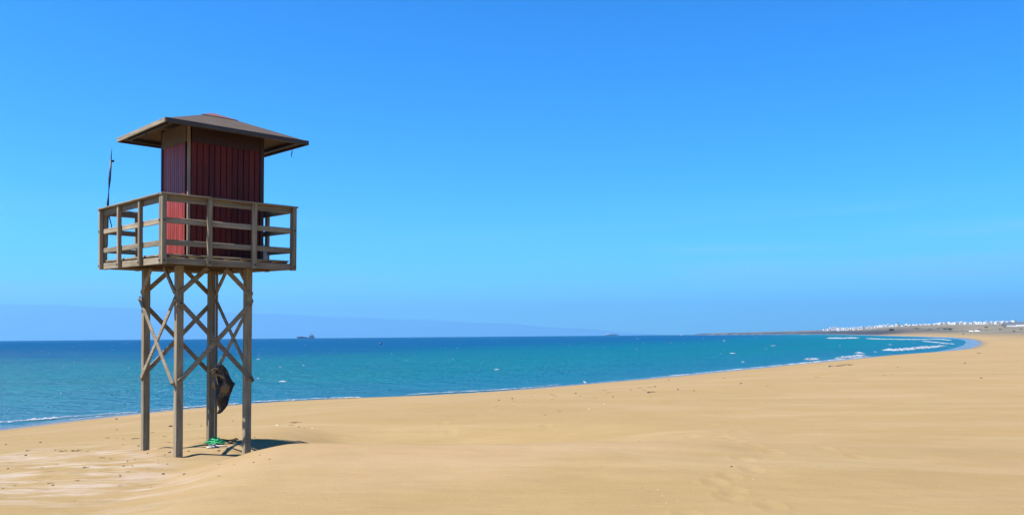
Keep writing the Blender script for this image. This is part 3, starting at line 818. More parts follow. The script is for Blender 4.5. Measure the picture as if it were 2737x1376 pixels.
# ------------------------------------------------------------------ litter of the beach
M_peb = plain_mat('dark_basalt_pebble', (.045, .038, .036), .75, .3, .4, 30)
M_weed = plain_mat('dry_dark_seaweed', (.075, .045, .028), .85, .2, .4, 40)
M_shell = plain_mat('white_shell', (.55, .52, .46), .5, .4, .1, 20)
peb = [lump_mesh('pebble', 1, (1, .8, .45), s_, 2, .35, 1.4) for s_ in range(4)]
for me in peb: me.materials.append(M_peb)
shl = lump_mesh('shell', 1, (1, .8, .5), 9, 2, .3, 2); shl.materials.append(M_shell)
weeds = []
for s_ in range(4):
    r_ = random.Random(40 + s_); bm = bmesh.new()
    for k in range(8):
        x, y, a = r_.uniform(-.6, .6), r_.uniform(-.35, .35), r_.uniform(0, 6.28); pts = []
        for q in range(7):
            pts.append((x, y, .05 + abs(r_.gauss(0, .10))))
            a += r_.gauss(0, .7); x += .13 * math.cos(a); y += .08 * math.sin(a)
        add_tube(bm, pts, [.02, .05, .07, .06, .07, .05, .02], 5)
    me = bpy.data.meshes.new('seaweed'); bm.to_mesh(me); bm.free(); me.materials.append(M_weed)
    for p in me.polygons: p.use_smooth = True
    weeds.append(me)
r6 = lambda x, y: (x / 3.067, 1000 + y / 3.067)
r8 = lambda x, y: (1300 + x / 3.22, 960 + y / 3.22)
rR_ = lambda x, y: (2137 + x / 4.293, 820 + y / 4.293)
L = []   # (px, py, size in px, kind, label)
def add(f, lst):
    for a in lst:
        p = f(a[0], a[1]); L.append((p[0], p[1], a[2], a[3], a[4] if len(a) > 4 else None))
add(r6, [(955, 367, 6, 'p', 'dark pebble highest up by the waterline left of the tower'), (883, 521, 9, 'w', 'dark seaweed scrap farthest left of three lumps left of the tower'),
    (960, 525, 6, 'w'), (1012, 530, 4, 'p'), (1110, 528, 15, 'w', 'long dark seaweed clump touching the left leg of the tower'),
    (1400, 428, 8, 'p', 'pointed dark stone seen between the two left legs of the tower'), (1352, 510, 8, 'w'), (1255, 474, 8, 'w'), (960, 456, 4, 'p'), (330, 559, 6, 'p'),
    (232, 626, 12, 'w', 'dark seaweed clump nearest the left edge in the pale crust'), (455, 622, 4, 'p'), (520, 628, 15, 'w', 'curved ragged line of seaweed on pale crusted sand at left'),
    (630, 626, 18, 'w', 'longest ragged seaweed strip on pale crusted sand at left'), (715, 630, 8, 'w'), (210, 665, 6, 'p'), (1010, 576, 6, 'w'), (1135, 587, 5, 'p'), (1390, 558, 8, 'w'),
    (1390, 643, 7, 'p'), (1548, 630, 6, 'p'), (1795, 628, 7, 'p'), (1210, 650, 4, 'p'), (1350, 658, 4, 'p'), (1045, 711, 4, 'p'), (1108, 700, 4, 'p'), (1297, 706, 3, 'p'),
    (1297, 726, 3, 'p'), (1373, 735, 4, 'p'), (830, 684, 12, 'w'), (915, 692, 8, 'w'), (705, 762, 13, 'w', 'thick dark seaweed lump in the middle of the white salt crust'), (470, 742, 8, 'w'), (340, 765, 8, 'w'),
    (1010, 753, 6, 'p'), (1085, 752, 5, 'p'), (1215, 775, 6, 'w'), (1048, 802, 9, 'w'), (985, 825, 5, 'p'), (985, 840, 5, 'p'), (1340, 819, 8, 'p', 'dark stone straight below the near leg on the crusted sand'),
    (1510, 818, 6, 'p'), (630, 872, 10, 'w'), (125, 914, 8, 'w'), (435, 912, 6, 'p'), (410, 892, 13, 'w'), (985, 914, 8, 'w'), (1237, 925, 3, 'p'), (1800, 737, 8, 'w'), (1925, 742, 7, 'w'),
    (1800, 832, 8, 'w'), (2080, 722, 5, 'p'), (2210, 697, 4, 'p'), (2130, 663, 4, 'p'), (2410, 560, 8, 'w'), (1550, 408, 6, 'w'), (1650, 422, 4, 'p'), (2145, 387, 5, 'w'), (2088, 516, 4, 'p'),
    (1910, 383, 4, 'p'), (2272, 418, 6, 's'), (2390, 415, 10, 'w', 'left piece of the loose seaweed pair right of the tower'), (2420, 396, 18, 'w', 'long seaweed streak on the sand just right of the tower'),
    (2450, 433, 4, 'p'), (2500, 440, 5, 'w'), (2560, 443, 4, 's'), (1635, 520, 3, 'p'), (1670, 522, 7, 'w'), (25, 935, 4, 'p'), (610, 1038, 3, 'p'), (50, 575, 5, 'p'), (65, 775, 5, 'p'), (2480, 560, 3, 'p')])
add(r8, [(108, 352, 5, 'p'), (222, 339, 5, 'p', 'round dark pebble right of its twin below the mid shoreline'), (85, 402, 3, 'p'), (318, 373, 3, 'p'), (240, 360, 3, 'p'), (385, 318, 5, 'w'), (568, 341, 3, 'p'), (590, 317, 6, 'w'), (560, 305, 10, 'w'),
    (768, 295, 5, 'p'), (805, 316, 4, 'p'), (940, 268, 4, 'w'), (1010, 268, 9, 'w'), (1048, 285, 8, 'w'), (1090, 323, 4, 'p'), (938, 328, 5, 'w'), (1325, 248, 9, 'w'), (1360, 265, 7, 'w'),
    (1412, 241, 8, 'w'), (1450, 236, 6, 'p'), (1395, 288, 7, 'p', 'largest black stone of the strand line under the seaweed streak'), (1425, 281, 14, 'w', 'dark seaweed streak leaning on the largest black stone'), (1415, 322, 3, 'p'), (1243, 264, 4, 'p'),
    (1570, 178, 5, 'p', 'lone black pebble close below the surf in mid beach'), (1647, 261, 5, 'p'), (1785, 271, 4, 'p'), (1835, 343, 5, 'w'), (2047, 163, 4, 'p'), (2190, 209, 5, 'p'), (2242, 143, 4, 'w'), (2420, 235, 3, 'p'), (2060, 248, 4, 'w'),
    (500, 480, 3, 'p'), (518, 476, 3, 'p'), (627, 446, 3, 'p'), (640, 447, 3, 'p'), (1010, 384, 3, 's'), (882, 428, 3, 's'), (990, 927, 5, 'w'), (2110, 925, 5, 'p', 'small dark pebble alone on smooth sand in the right middle ground'), (1315, 710, 3, 'p'),
    (1747, 1058, 3, 'w'), (2387, 1211, 4, 'w'), (1336, 1106, 3, 'p'), (2295, 1030, 2.2, 's', 'largest white shell fragment on the smooth foreground sand'), (1477, 1121, 2.2, 's'), (1512, 1174, 2.2, 's'), (1645, 1222, 2.2, 's'), (1548, 1233, 2.2, 's'), (1857, 857, 3, 'w')])
add(rR_, [(343, 686, 6, 'p', 'black stone at the left end of a long seaweed line'), (430, 680, 24, 'w', 'near half of the long thin seaweed line by the right surf'), (560, 667, 28, 'w', 'far half of the long thin seaweed line by the right surf'), (278, 700, 5, 'w'), (195, 808, 7, 'w'), (1127, 694, 4, 'p'), (690, 729, 4, 'w'),
    (970, 779, 7, 'w'), (1060, 771, 5, 'w'), (1900, 648, 5, 'p'), (2060, 533, 10, 'w'), (2085, 817, 5, 'p'), (1877, 316, 5, 'p', 'dark rock on the far sand below the two parked cars')])
rb = random.Random(11)
for (px_, py_, sz, k, lab) in L:
    p = on_ground(px_, py_); D = p.y
    wd = sz / FPX * D * 1.25
    if k == 'p':
        me, nm, cat = peb[rb.randrange(4)], 'pebble', 'pebble'; s3 = (wd * .5, wd * .5, wd * .62)
    elif k == 's':
        me, nm, cat = shl, 'shell', 'shell'; s3 = (wd * .5, wd * .6, wd * .5)
    else:
        me, nm, cat = weeds[rb.randrange(4)], 'seaweed_clump', 'seaweed'; s3 = (wd * .62, min(wd * 1.2, .5 + wd * .3), min(wd * .35, .10 + .1 * wd))
    o = bpy.data.objects.new(nm, me); COL.objects.link(o)
    o.location = (p.x, p.y, gz(p.x, p.y) + (.05 * s3[2] if k != 'w' else -.02 * s3[2])); o.scale = s3
    o.rotation_euler = (0, 0, rb.uniform(-.5, .5) + (math.pi if rb.random() < .5 else 0))
    if px_ < 372: zone = 'left of the tower legs, far from the camera' if py_ < 1215 else 'left of the tower legs, on the pale crust'
    elif px_ < 660: zone = 'behind or between the tower legs' if py_ < 1205 else 'in front of the tower legs'
    elif px_ < 860: zone = 'just right of the tower'
    elif py_ < 1085: zone = 'along the middle strand line' if px_ < 1780 else 'along the right strand line'
    else: zone = 'on the smooth foreground'
    names = {'p': 'small dark pebble ', 's': 'tiny white shell fragment ', 'w': 'small scrap of dry dark seaweed '}
    grp = {'p': 'small dark pebbles ', 's': 'tiny white shell fragments ', 'w': 'seaweed scraps '}
    if lab: tag(o, lab, cat)
    else: tag(o, names[k] + zone, cat, grp[k] + zone)

# ------------------------------------------------------------------ foam: surf line, breaking rollers, whitecaps
def foam_mat():
    m, t, b = new_mat('white_foam')
    P = N(t, 'ShaderNodeNewGeometry').outputs['Position']
    q = N(t, 'ShaderNodeMapping'); q.inputs['Scale'].default_value = (.5, .5, .5); t.links.new(P, q.inputs[0])
    g = noise(t, q.outputs[0], 1.3, 7, .7)
    t.links.new(ramp(t, g, [(.3, (.20, .235, .27)), (.6, (.31, .325, .34))]), b.inputs['Base Color'])
    b.inputs['Roughness'].default_value = .8; bump(t, b, g, .6, .2)
    q2 = N(t, 'ShaderNodeMapping'); q2.inputs['Scale'].default_value = (.9, .5, .9); t.links.new(P, q2.inputs[0])
    lace = noise(t, q2.outputs[0], 1.0, 8, .72)
    t.links.new(mrange(t, lace, .40, .54, .15, 1.0), b.inputs['Alpha'])
    return m
M_foam = foam_mat()
def foam_strip(name, pts, label, hgt=.12, seed=1, rag=.35, seg=14):
    """pts: (px, y_top, y_bottom) along the strip; projected to the sea surface; a low uneven hump"""
    bm = bmesh.new(); P = []
    for (a, b_) in zip(pts, pts[1:]):
        n = max(2, int(abs(b_[0] - a[0]) / 2.2))
        for i in range(n):
            f = i / n; P.append([a[k] * (1 - f) + b_[k] * f for k in range(3)])
    P.append(list(pts[-1])); prev = None; T = len(P)
    for i, (x, yt, yb) in enumerate(P):
        nz1 = float(fbm(np.array([i * .41 + seed * 7.7]), np.array([seed * 1.3]), 3)[0]); nz2 = float(fbm(np.array([i * .57 - seed * 3.3]), np.array([4.4]), 3)[0])
        c, h = (yt + yb) / 2, (yb - yt) / 2
        taper = min(1, min(i, T - 1 - i) / 5 + .08)
        h1 = max(.08, h * .75 * (1 + rag * 2.2 * nz1) * taper); h2 = max(.08, h * .75 * (1 + rag * 1.8 * nz2) * taper)
        c += h * .3 * nz2
        far = on_plane(x, max(c - h1, hor(x) + .9), ZS); near_ = on_plane(x, max(c + h2, hor(x) + 1.2), ZS)
        ring = []
        for f, z in ((0, -.04), (.3, .6), (.6, 1), (.85, .7), (1, -.04)):
            q = far.lerp(near_, f); ring.append(bm.verts.new((q.x, q.y, ZS + .03 + .5 * hgt * z * (.7 + .5 * nz1) * taper)))
        if prev:
            for k in range(4): bm.faces.new((prev[k], prev[k + 1], ring[k + 1], ring[k]))
        prev = ring
    bmesh.ops.recalc_face_normals(bm, faces=bm.faces)
    o = mesh_obj(name, bm, M_foam, None, True); tag(o, label, kind='stuff'); return o
foam_strip('surf_foam', [(-60, 1131, 1134), (0, 1127, 1132), (90, 1120, 1125), (200, 1112, 1116), (290, 1105, 1109), (372, 1099.5, 1103)], 'white foam line of the surf at the left edge', .05, 1, .9)
foam_strip('surf_foam', [(398, 1095, 1098.5), (455, 1090.5, 1093), (560, 1084, 1086), (640, 1078, 1080)], 'thin surf foam seen between the tower legs', .04, 2, .9)
foam_strip('surf_foam', [(672, 1073.5, 1075), (760, 1069.5, 1071.5), (860, 1064, 1066), (970, 1061, 1063.5)], 'thin surf foam right of the tower', .03, 3, .9)
foam_strip('surf_foam', [(1080, 1055.5, 1056.5), (1160, 1050, 1051.5), (1300, 1043, 1045), (1400, 1036.5, 1038.5), (1500, 1027.5, 1028.5)], 'faint broken surf foam on the middle shore', .03, 4, .8)
foam_strip('surf_foam', [(1735, 1011, 1012), (1800, 1003.5, 1005.5), (1890, 995, 998), (2000, 983.5, 986.5), (2137, 969.5, 972.5), (2230, 960.5, 963), (2330, 950.5, 952.5)], 'bright unbroken surf line running towards the bay', .10, 5, .3)
foam_strip('breaking_wave', [(2144, 961, 963), (2160, 958, 963), (2180, 957, 962), (2194, 959, 961)], 'short white roller left in the bay', .3, 6)
foam_strip('breaking_wave', [(2230, 957, 960), (2262, 951, 957), (2290, 947, 955), (2316, 947.5, 950)], 'white roller running up the shore in the bay', .35, 7)
foam_strip('breaking_wave', [(2282, 942.5, 944), (2296, 941, 944), (2312, 944, 946)], 'small white crest behind the roller', .3, 8)
foam_strip('breaking_wave', [(2334, 939, 941), (2345, 939, 943)], 'tiny isolated patch of foam in the bay', .2, 9)
foam_strip('breaking_wave', [(2355, 934.5, 937), (2385, 932, 938), (2410, 930, 938), (2440, 927.5, 935), (2480, 925, 931), (2530, 922, 926)], 'largest white roller in the bay close to the beach', .5, 10)
foam_strip('breaking_wave', [(2312, 903.6, 905), (2345, 904, 907), (2400, 905.5, 907.6), (2450, 906, 908), (2500, 904.5, 907), (2545, 907.5, 910.5)], 'long thin foam line across the head of the bay', .5, 11)
foam_strip('breaking_wave', [(2462, 909.5, 912), (2490, 912, 915), (2520, 915.5, 918), (2552, 918.5, 920.5)], 'slanting foam streak at the end of the bay', .4, 12)
foam_strip('breaking_wave', [(2207, 903, 904.5), (2240, 901.5, 905), (2275, 900.5, 905), (2299, 901, 904)], 'bright roller breaking in the outer bay', .9, 13)
foam_strip('breaking_wave', [(2181, 892.0, 893.8), (2230, 891.8, 894.0), (2260, 891.2, 894.4), (2294, 892.2, 893.6)], 'farthest roller along the rocky shore', 1.2, 14)
foam_strip('breaking_wave', [(2137, 893.0, 894.2), (2166, 892.6, 894.0)], 'short foam patch off the rocky point', 1.0, 15)
foam_strip('breaking_wave', [(2325, 893.4, 894.4), (2345, 893.0, 894.4), (2375, 893.2, 894.2)], 'foam line in front of the dark far shore', .8, 16)
foam_strip('breaking_wave', [(1990, 892.6, 893.9), (2060, 892.2, 893.6), (2110, 892.4, 893.4)], 'foam fringe along the low headland', 1.0, 17)

def whitecaps():
    bm = bmesh.new(); r_ = random.Random(3)
    known = [(744, 922, 5), (815, 921.5, 5), (836, 924, 4), (894, 937, 4), (968, 940, 5), (815, 948.5, 6), (748, 981, 8), (1064, 905, 5), (1135, 920.5, 5), (1129, 909, 3), (1071, 918.5, 4), (1086, 962.5, 6),
             (1107, 949, 5), (1211, 960.5, 4), (1212, 904, 4), (811, 977, 7), (1328, 988, 16), (755, 1020, 24), (690, 960, 12), (1593, 912, 4), (1612, 928, 6), (1678, 912, 4), (1704, 906, 8), (1740, 914, 5), (1701, 933.5, 5),
             (1792, 916, 8), (1935, 910.3, 14), (1880, 904, 6), (1957, 944.5, 20), (2022, 900.5, 7), (2080, 895.5, 16), (1986, 968, 12), (2047, 932, 6), (1801, 895.6, 5), (2069, 924, 26), (2222, 925, 3), (2245, 923.5, 4), (2444, 915, 7), (2380, 921, 12),
             (163, 1052, 5), (130, 945, 6), (60, 930, 6), (215, 922, 5), (300, 935, 5), (170, 980, 6), (50, 962, 6), (340, 917, 5), (250, 958, 5), (560, 918, 5), (620, 930, 4), (690, 1012, 12), (1500, 918, 4), (1450, 935, 5), (1330, 915, 5)]
    for _ in range(100):
        x = r_.uniform(-80, 2150); y = hor(x) + 2.0 + abs(r_.gauss(0, 1)) * 24; known.append((x, y, r_.uniform(1.5, 4.5)))
    for (x, y, wd_) in known:
        c = on_plane(x, y, ZS)
        if float(shore_dist(np.array([c.x]), np.array([c.y]))[0]) > -1.5: continue
        wv = wd_ / FPX * c.y * .5
        dz = min(.25, .06 + wv * .10); dy = min(wv * 1.3, .5 + wv * .5)
        n = 8; a = r_.uniform(-.2, .5)
        top = bm.verts.new((c.x, c.y, ZS + dz)); ring = []
        for k in range(n):
            t_ = 2 * math.pi * k / n; f = r_.uniform(.5, 1.1)
            X, Y = wv * math.cos(t_) * f, dy * math.sin(t_) * f
            ring.append(bm.verts.new((c.x + X * math.cos(a) - Y * math.sin(a), c.y + X * math.sin(a) + Y * math.cos(a), ZS + .02)))
        for k in range(n): bm.faces.new((top, ring[k], ring[(k + 1) % n]))
    bmesh.ops.recalc_face_normals(bm, faces=bm.faces)
    o = mesh_obj('whitecaps', bm, M_foam); tag(o, 'scattered small whitecaps on the open sea', kind='stuff')
whitecaps()

# ------------------------------------------------------------------ ships, boat, buoy, gull
M_hull = plain_mat('dark_navy_hull', (.006, .022, .075), .6, .3, .3, .3)
M_supw = plain_mat('pale_superstructure', (.55, .62, .70), .6, .3, .1, .5)
M_supb = plain_mat('blue_grey_superstructure', (.035, .075, .18), .6, .3, .2, .5)
M_glass = plain_mat('dark_window_glass', (.02, .03, .045), .15, .5, .1, 3)
def prism(bm, prof, y0, y1, sy0=1.0, taper=None):
    """profile in XZ extruded along Y; taper(x) gives half-width factor"""
    A = [bm.verts.new((x, y0 * (taper(x) if taper else 1), z)) for x, z in prof]
    B = [bm.verts.new((x, y1 * (taper(x) if taper else 1), z)) for x, z in prof]
    n = len(prof)
    for i in range(n): bm.faces.new((A[i], A[(i + 1) % n], B[(i + 1) % n], B[i]))
    bm.faces.new(A[::-1]); bm.faces.new(B)
    bmesh.ops.recalc_face_normals(bm, faces=bm.faces)
def ship():
    c = at_dist(817, 903.2, 3300); k = 3300 / FPX
    e = empty('supply_ship', (c.x, c.y, ZS)); tag(e, 'dark blue supply ship with aft deckhouse on the horizon beside the tower', 'ship')
    u = lambda p: [(a * k, z * k) for a, z in p]
    bm = bmesh.new()
    prism(bm, u([(-22, -.3), (-23, 2.5), (-24.2, 4.6), (-20, 4.8), (-17, 4.4), (-13, 5.1), (-10, 4.5), (-5, 4.4), (-3, 3.6), (1, 3.6), (4, 2.2), (10, 1.9), (12, 2.6), (23, 3.6), (23.4, 1.5), (22.6, -.3)]), -7, 7, taper=lambda x: max(.15, 1 - max(0, abs(x) / k - 12) / 13))
    mesh_obj('hull', bm, M_hull, e)
    bm = bmesh.new(); prism(bm, u([(10.5, 2.4), (11.5, 7.2), (14, 8.8), (18, 8.8), (20.3, 7), (23, 5), (23.2, 3.4), (11, 2.2)]), -5.5, 5.5); dh = mesh_obj('deckhouse', bm, M_supb, e)
    bm = bmesh.new(); prism(bm, u([(12.5, 8.8), (13, 10.8), (17.6, 10.8), (18.4, 8.8)]), -4.6, 4.6); br = mesh_obj('bridge', bm, M_supw, e)
    bm = bmesh.new()
    for i in range(6): add_box(bm, ((13.2 + i * .75) * k, -4.75, 9.5 * k), ((13.7 + i * .75) * k, -4.55, 10.2 * k))
    mesh_obj('bridge_window', bm, M_glass, br)
    bm = bmesh.new(); prism(bm, u([(8, 5.5), (11.5, 5.2), (11.8, 7.4), (9.5, 7.2)]), -1.5, 1.5); mesh_obj('crane', bm, M_supb, e)
    bm = bmesh.new(); add_box(bm, (12.4 * k, -1.6, 8.8 * k), (13.6 * k, 1.6, 12.6 * k)); add_tube(bm, [(13.1 * k, 0, 12.4 * k), (13.4 * k, 0, 15.6 * k)], [.9, .35], 6); mesh_obj('mast', bm, M_supb, e)
    bm = bmesh.new(); add_tube(bm, [(19.6 * k, 0, 8 * k), (19.4 * k, 0, 13 * k)], [1.1, .6], 6); mesh_obj('funnel', bm, M_supb, e)
    bm = bmesh.new(); add_tube(bm, [(-21.6 * k, 0, 4.5 * k), (-21.6 * k, 0, 8.6 * k)], [.35, .2], 5); mesh_obj('fore_mast', bm, M_supw, e)
    for i in range(4):
        bm = bmesh.new(); a = -15 + i * 4.2; add_box(bm, (a * k, -4, 4.2 * k), ((a + 2.6) * k, 4, (5.3 - .3 * i) * k)); mesh_obj('cargo_crate', bm, M_supb, e)
ship()
def far_ship():
    c = at_dist(1635, 895, 5200); k = 5200 / FPX
    e = empty('distant_ship', (c.x, c.y, ZS)); tag(e, 'faint grey ship with white deckhouse on the horizon in mid picture', 'ship')
    u = lambda p: [(a * k, z * k) for a, z in p]
    bm = bmesh.new(); prism(bm, u([(-17, -.3), (-18, 2.6), (-8, 2.6), (14, 3), (18.5, 2.6), (17, -.3)]), -9, 9, taper=lambda x: max(.2, 1 - max(0, abs(x) / k - 10) / 10)); mesh_obj('hull', bm, plain_mat('grey_hull', (.16, .24, .36), .7), e)
    bm = bmesh.new(); prism(bm, u([(-16.5, 2.6), (-16, 5), (-8, 5.2), (-7.5, 2.6)]), -7, 7); mesh_obj('deckhouse', bm, M_supw, e)
    for i in range(4):
        bm = bmesh.new(); add_box(bm, ((-3 + 4 * i) * k, -6, 2.7 * k), ((-.4 + 4 * i) * k, 6, (4.6 + .8 * (i % 2)) * k)); mesh_obj('cargo_crate', bm, plain_mat('grey_cargo', (.14, .20, .32), .8), e)
far_ship()
def small_boat():
    c = at_dist(1822.5, 896, 1300); k = 1300 / FPX
    e = empty('motor_boat', (c.x, c.y, ZS)); tag(e, 'small white motor boat with dark hull on the horizon near the headland', 'boat')
    u = lambda p: [(a * k, z * k) for a, z in p]
    bm = bmesh.new(); prism(bm, u([(-5, -.2), (-5.6, 1.4), (5.2, 1.5), (6.4, 1.8), (5, -.2)]), -1.4, 1.4, taper=lambda x: max(.2, 1 - max(0, x / k - 2) / 5)); mesh_obj('hull', bm, M_hull, e)
    bm = bmesh.new(); prism(bm, u([(-4, 1.5), (-3, 3.4), (2, 3.6), (4, 1.6)]), -1.1, 1.1); ca = mesh_obj('cabin', bm, M_supw, e)
    bm = bmesh.new(); add_box(bm, (-2.2 * k, -1.16, 2.3 * k), (1.6 * k, -1.08, 3 * k)); mesh_obj('window', bm, M_glass, ca)
small_boat()
def buoy():
    c = on_plane(1017.6, 920.3, ZS); k = c.y / FPX
    e = empty('buoy', (c.x, c.y, ZS)); tag(e, 'dark conical buoy with white patch floating on the open sea', 'buoy')
    bm = bmesh.new(); n = 14; prof = [(0, -1), (3.2, -1), (3.7, .6), (3.6, 2), (3.0, 3.2), (1.9, 5.2), (.9, 6.6), (.7, 7.4), (0, 7.6)]
    rings = [[bm.verts.new((r_ * k * math.cos(2 * math.pi * i / n), r_ * k * math.sin(2 * math.pi * i / n), z * k)) for i in range(n)] for r_, z in prof[1:-1]]
    for A, B in zip(rings, rings[1:]):
        for i in range(n): bm.faces.new((A[i], A[(i + 1) % n], B[(i + 1) % n], B[i]))
    bm.faces.new(rings[0][::-1]); bm.faces.new(rings[-1]); mesh_obj('float', bm, M_hull, e, True)
    bm = bmesh.new(); add_box(bm, (-2.0 * k, -3.2 * k, 2.0 * k), (-.4 * k, -1.6 * k, 4.6 * k)); mesh_obj('white_panel', bm, M_supw, e)
    bm = bmesh.new(); add_tube(bm, [(0, 0, 7.2 * k), (0, 0, 9.4 * k)], .04, 6); mesh_obj('pole', bm, M_steel, e)
buoy()
def gull():
    p = on_ground(1564, 1025.5); k = p.y / FPX * 1.15
    m_w = plain_mat('white_feathers', (.80, .80, .80), .8, .2, .06, 20); m_g = plain_mat('grey_feathers', (.22, .23, .25), .8, .2, .1, 20); m_y = plain_mat('yellow_beak', (.6, .35, .05), .5)
    e = empty('gull', (p.x, p.y, gz(p.x, p.y))); tag(e, 'white gull standing at the edge of the water in mid beach', 'gull')
    bm = bmesh.new()
    P = [(-4.6, 2.2), (-3, 2.9), (-1.2, 3.3), (.6, 3.6), (1.7, 4.3), (2.1, 5.2), (2.5, 5.9), (3.1, 6.2), (3.7, 6.0)]
    add_tube(bm, [(a * k, 0, z * k) for a, z in P], [r_ * k for r_ in (.15, .8, 1.35, 1.35, .95, .7, .75, .72, .3)], 10); mesh_obj('body', bm, m_w, e, True)
    for s_ in (-1, 1):
        bm = bmesh.new(); add_tube(bm, [(1.0 * k, s_ * 1.2 * k, 3.9 * k), (-1 * k, s_ * 1.35 * k, 3.6 * k), (-3.4 * k, s_ * .9 * k, 2.9 * k), (-5.4 * k, s_ * .3 * k, 2.2 * k)], [.3 * k, .75 * k, .5 * k, .08 * k], 8); mesh_obj('wing', bm, m_g, e, True)
        bm = bmesh.new(); add_tube(bm, [(.1 * k, s_ * .5 * k, 2.5 * k), (.1 * k, s_ * .5 * k, .1 * k), (.8 * k, s_ * .5 * k, .05 * k)], .16 * k, 5); mesh_obj('leg', bm, m_y, e)
    bm = bmesh.new(); add_tube(bm, [(3.6 * k, 0, 6.0 * k), (4.9 * k, 0, 5.6 * k)], [.28 * k, .08 * k], 6); mesh_obj('beak', bm, m_y, e)
    e.rotation_euler = (0, 0, math.pi)
gull()

# ------------------------------------------------------------------ two white cars on the far sand
M_carw = plain_mat('white_car_paint', (.80, .81, .82), .3, .5, .02, 2, bmp=0)
M_tyre = plain_mat('black_tyre', (.02, .02, .02), .9)
def car(px_, py_, label, proto=None, Y=660):
    p = at_dist(px_, py_, Y); z = gz(p.x, p.y)
    if proto:
        c = copy_tree(proto); c.location = (p.x, p.y, z); c.rotation_euler = (0, 0, -1.45); c['label'] = label; return c
    e = empty('parked_car', (p.x, p.y, z)); tag(e, label, 'car', 'white cars parked on the far sand')
    bm = bmesh.new(); prof = [(-2.0, .35), (-2.05, .9), (-1.6, 1.0), (1.0, 1.05), (1.9, .85), (2.0, .4)]; prism(bm, prof, -.85, .85); mesh_obj('body', bm, M_carw, e)
    bm = bmesh.new(); prism(bm, [(-1.7, 1.0), (-1.45, 1.5), (.2, 1.52), (.95, 1.04)], -.74, .74); cb = mesh_obj('cabin', bm, M_carw, e)
    for s_ in (-1, 1):
        bm = bmesh.new(); prism(bm, [(-1.45, 1.08), (-1.3, 1.42), (.12, 1.44), (.7, 1.08)], s_ * .745, s_ * .755); mesh_obj('window', bm, M_glass, cb)
    bm = bmesh.new(); v = [bm.verts.new(q) for q in ((.30, -.66, 1.49), (.30, .66, 1.49), (.93, .7, 1.10), (.93, -.7, 1.10))]; bm.faces.new(v)
    bmesh.ops.solidify(bm, geom=bm.faces[:], thickness=-.02); mesh_obj('windscreen', bm, M_glass, e)
    for sx_ in (-1.25, 1.3):
        for s_ in (-.8, .8):
            bm = bmesh.new(); bmesh.ops.create_cone(bm, cap_ends=True, segments=14, radius1=.33, radius2=.33, depth=.2, matrix=Matrix.Translation((sx_, s_, .33)) @ Matrix.Rotation(math.pi / 2, 4, 'X')); mesh_obj('wheel', bm, M_tyre, e)
    e.rotation_euler = (0, 0, -1.7)
    return e
c1 = car(2595.4, 888, 'left of the two white cars parked on the far sand')
car(2612, 888.5, 'right of the two white cars parked on the far sand', c1)

# ------------------------------------------------------------------ settlement of white houses on the ridge
M_wh = plain_mat('white_render', (.52, .515, .50), .8, .2, .05, .4)
M_tile = plain_mat('pale_flat_roof', (.55, .53, .50), .8, .2, .1, .5)
M_door = plain_mat('green_shutter', (.05, .12, .08), .6)
def house_proto(kind):
    e = empty('white_house', (0, -50, -20))
    bm = bmesh.new(); add_box(bm, (-.5, 0, -.8), (.5, 1, .8 if kind else 1)); mesh_obj('wall', bm, M_wh, e)
    if kind:
        bm = bmesh.new(); add_box(bm, (-.42 if kind == 1 else .0, .1, .8), (.05 if kind == 1 else .42, .8, 1.12)); mesh_obj('upper_storey', bm, M_wh, e)
    bm = bmesh.new(); hgt = .8 if kind else 1
    add_box(bm, (-.52, -.02, hgt + .001), (.52, .03, hgt + .05)); add_box(bm, (-.52, .97, hgt + .001), (.52, 1.02, hgt + .05)); mesh_obj('parapet', bm, M_wh, e)
    for a in ((-.28, -.20), (.18, .26)):
        bm = bmesh.new(); add_box(bm, (a[0], -.03, .38), (a[1], -.004, .56)); mesh_obj('window', bm, M_glass, e)
    return e
protos = [house_proto(k) for k in range(3)]
z2 = lambda x: 2137 + x / 8.587
z3 = lambda x: 2437 + x / 8.587
zy = lambda y: 840 + y / 8.587
H = []
for a in [(560, 600, 334, 356), (604, 650, 330, 356), (655, 715, 324, 352), (710, 862, 284, 332), (868, 912, 306, 345), (900, 955, 302, 346), (960, 1010, 300, 346), (1015, 1060, 298, 348), (1066, 1120, 300, 350), (1128, 1180, 296, 348), (1186, 1236, 298, 345),
          (1240, 1290, 290, 342), (1296, 1335, 296, 340), (1338, 1372, 290, 326), (1376, 1420, 290, 326), (1438, 1490, 276, 312), (1495, 1545, 276, 306), (1550, 1600, 280, 306), (1610, 1672, 262, 300), (1678, 1730, 272, 300), (1735, 1790, 262, 294),
          (1796, 1850, 254, 290), (1856, 1905, 244, 284), (1910, 1980, 240, 280), (1992, 2030, 240, 266), (2034, 2085, 222, 262), (2100, 2150, 242, 265), (2154, 2195, 242, 265), (2235, 2256, 214, 270), (2280, 2300, 218, 262), (2350, 2410, 240, 264),
          (2470, 2520, 226, 264), (2530, 2574, 240, 268)]: H.append((z2(a[0]), z2(a[1]), zy(a[2]), zy(a[3])))
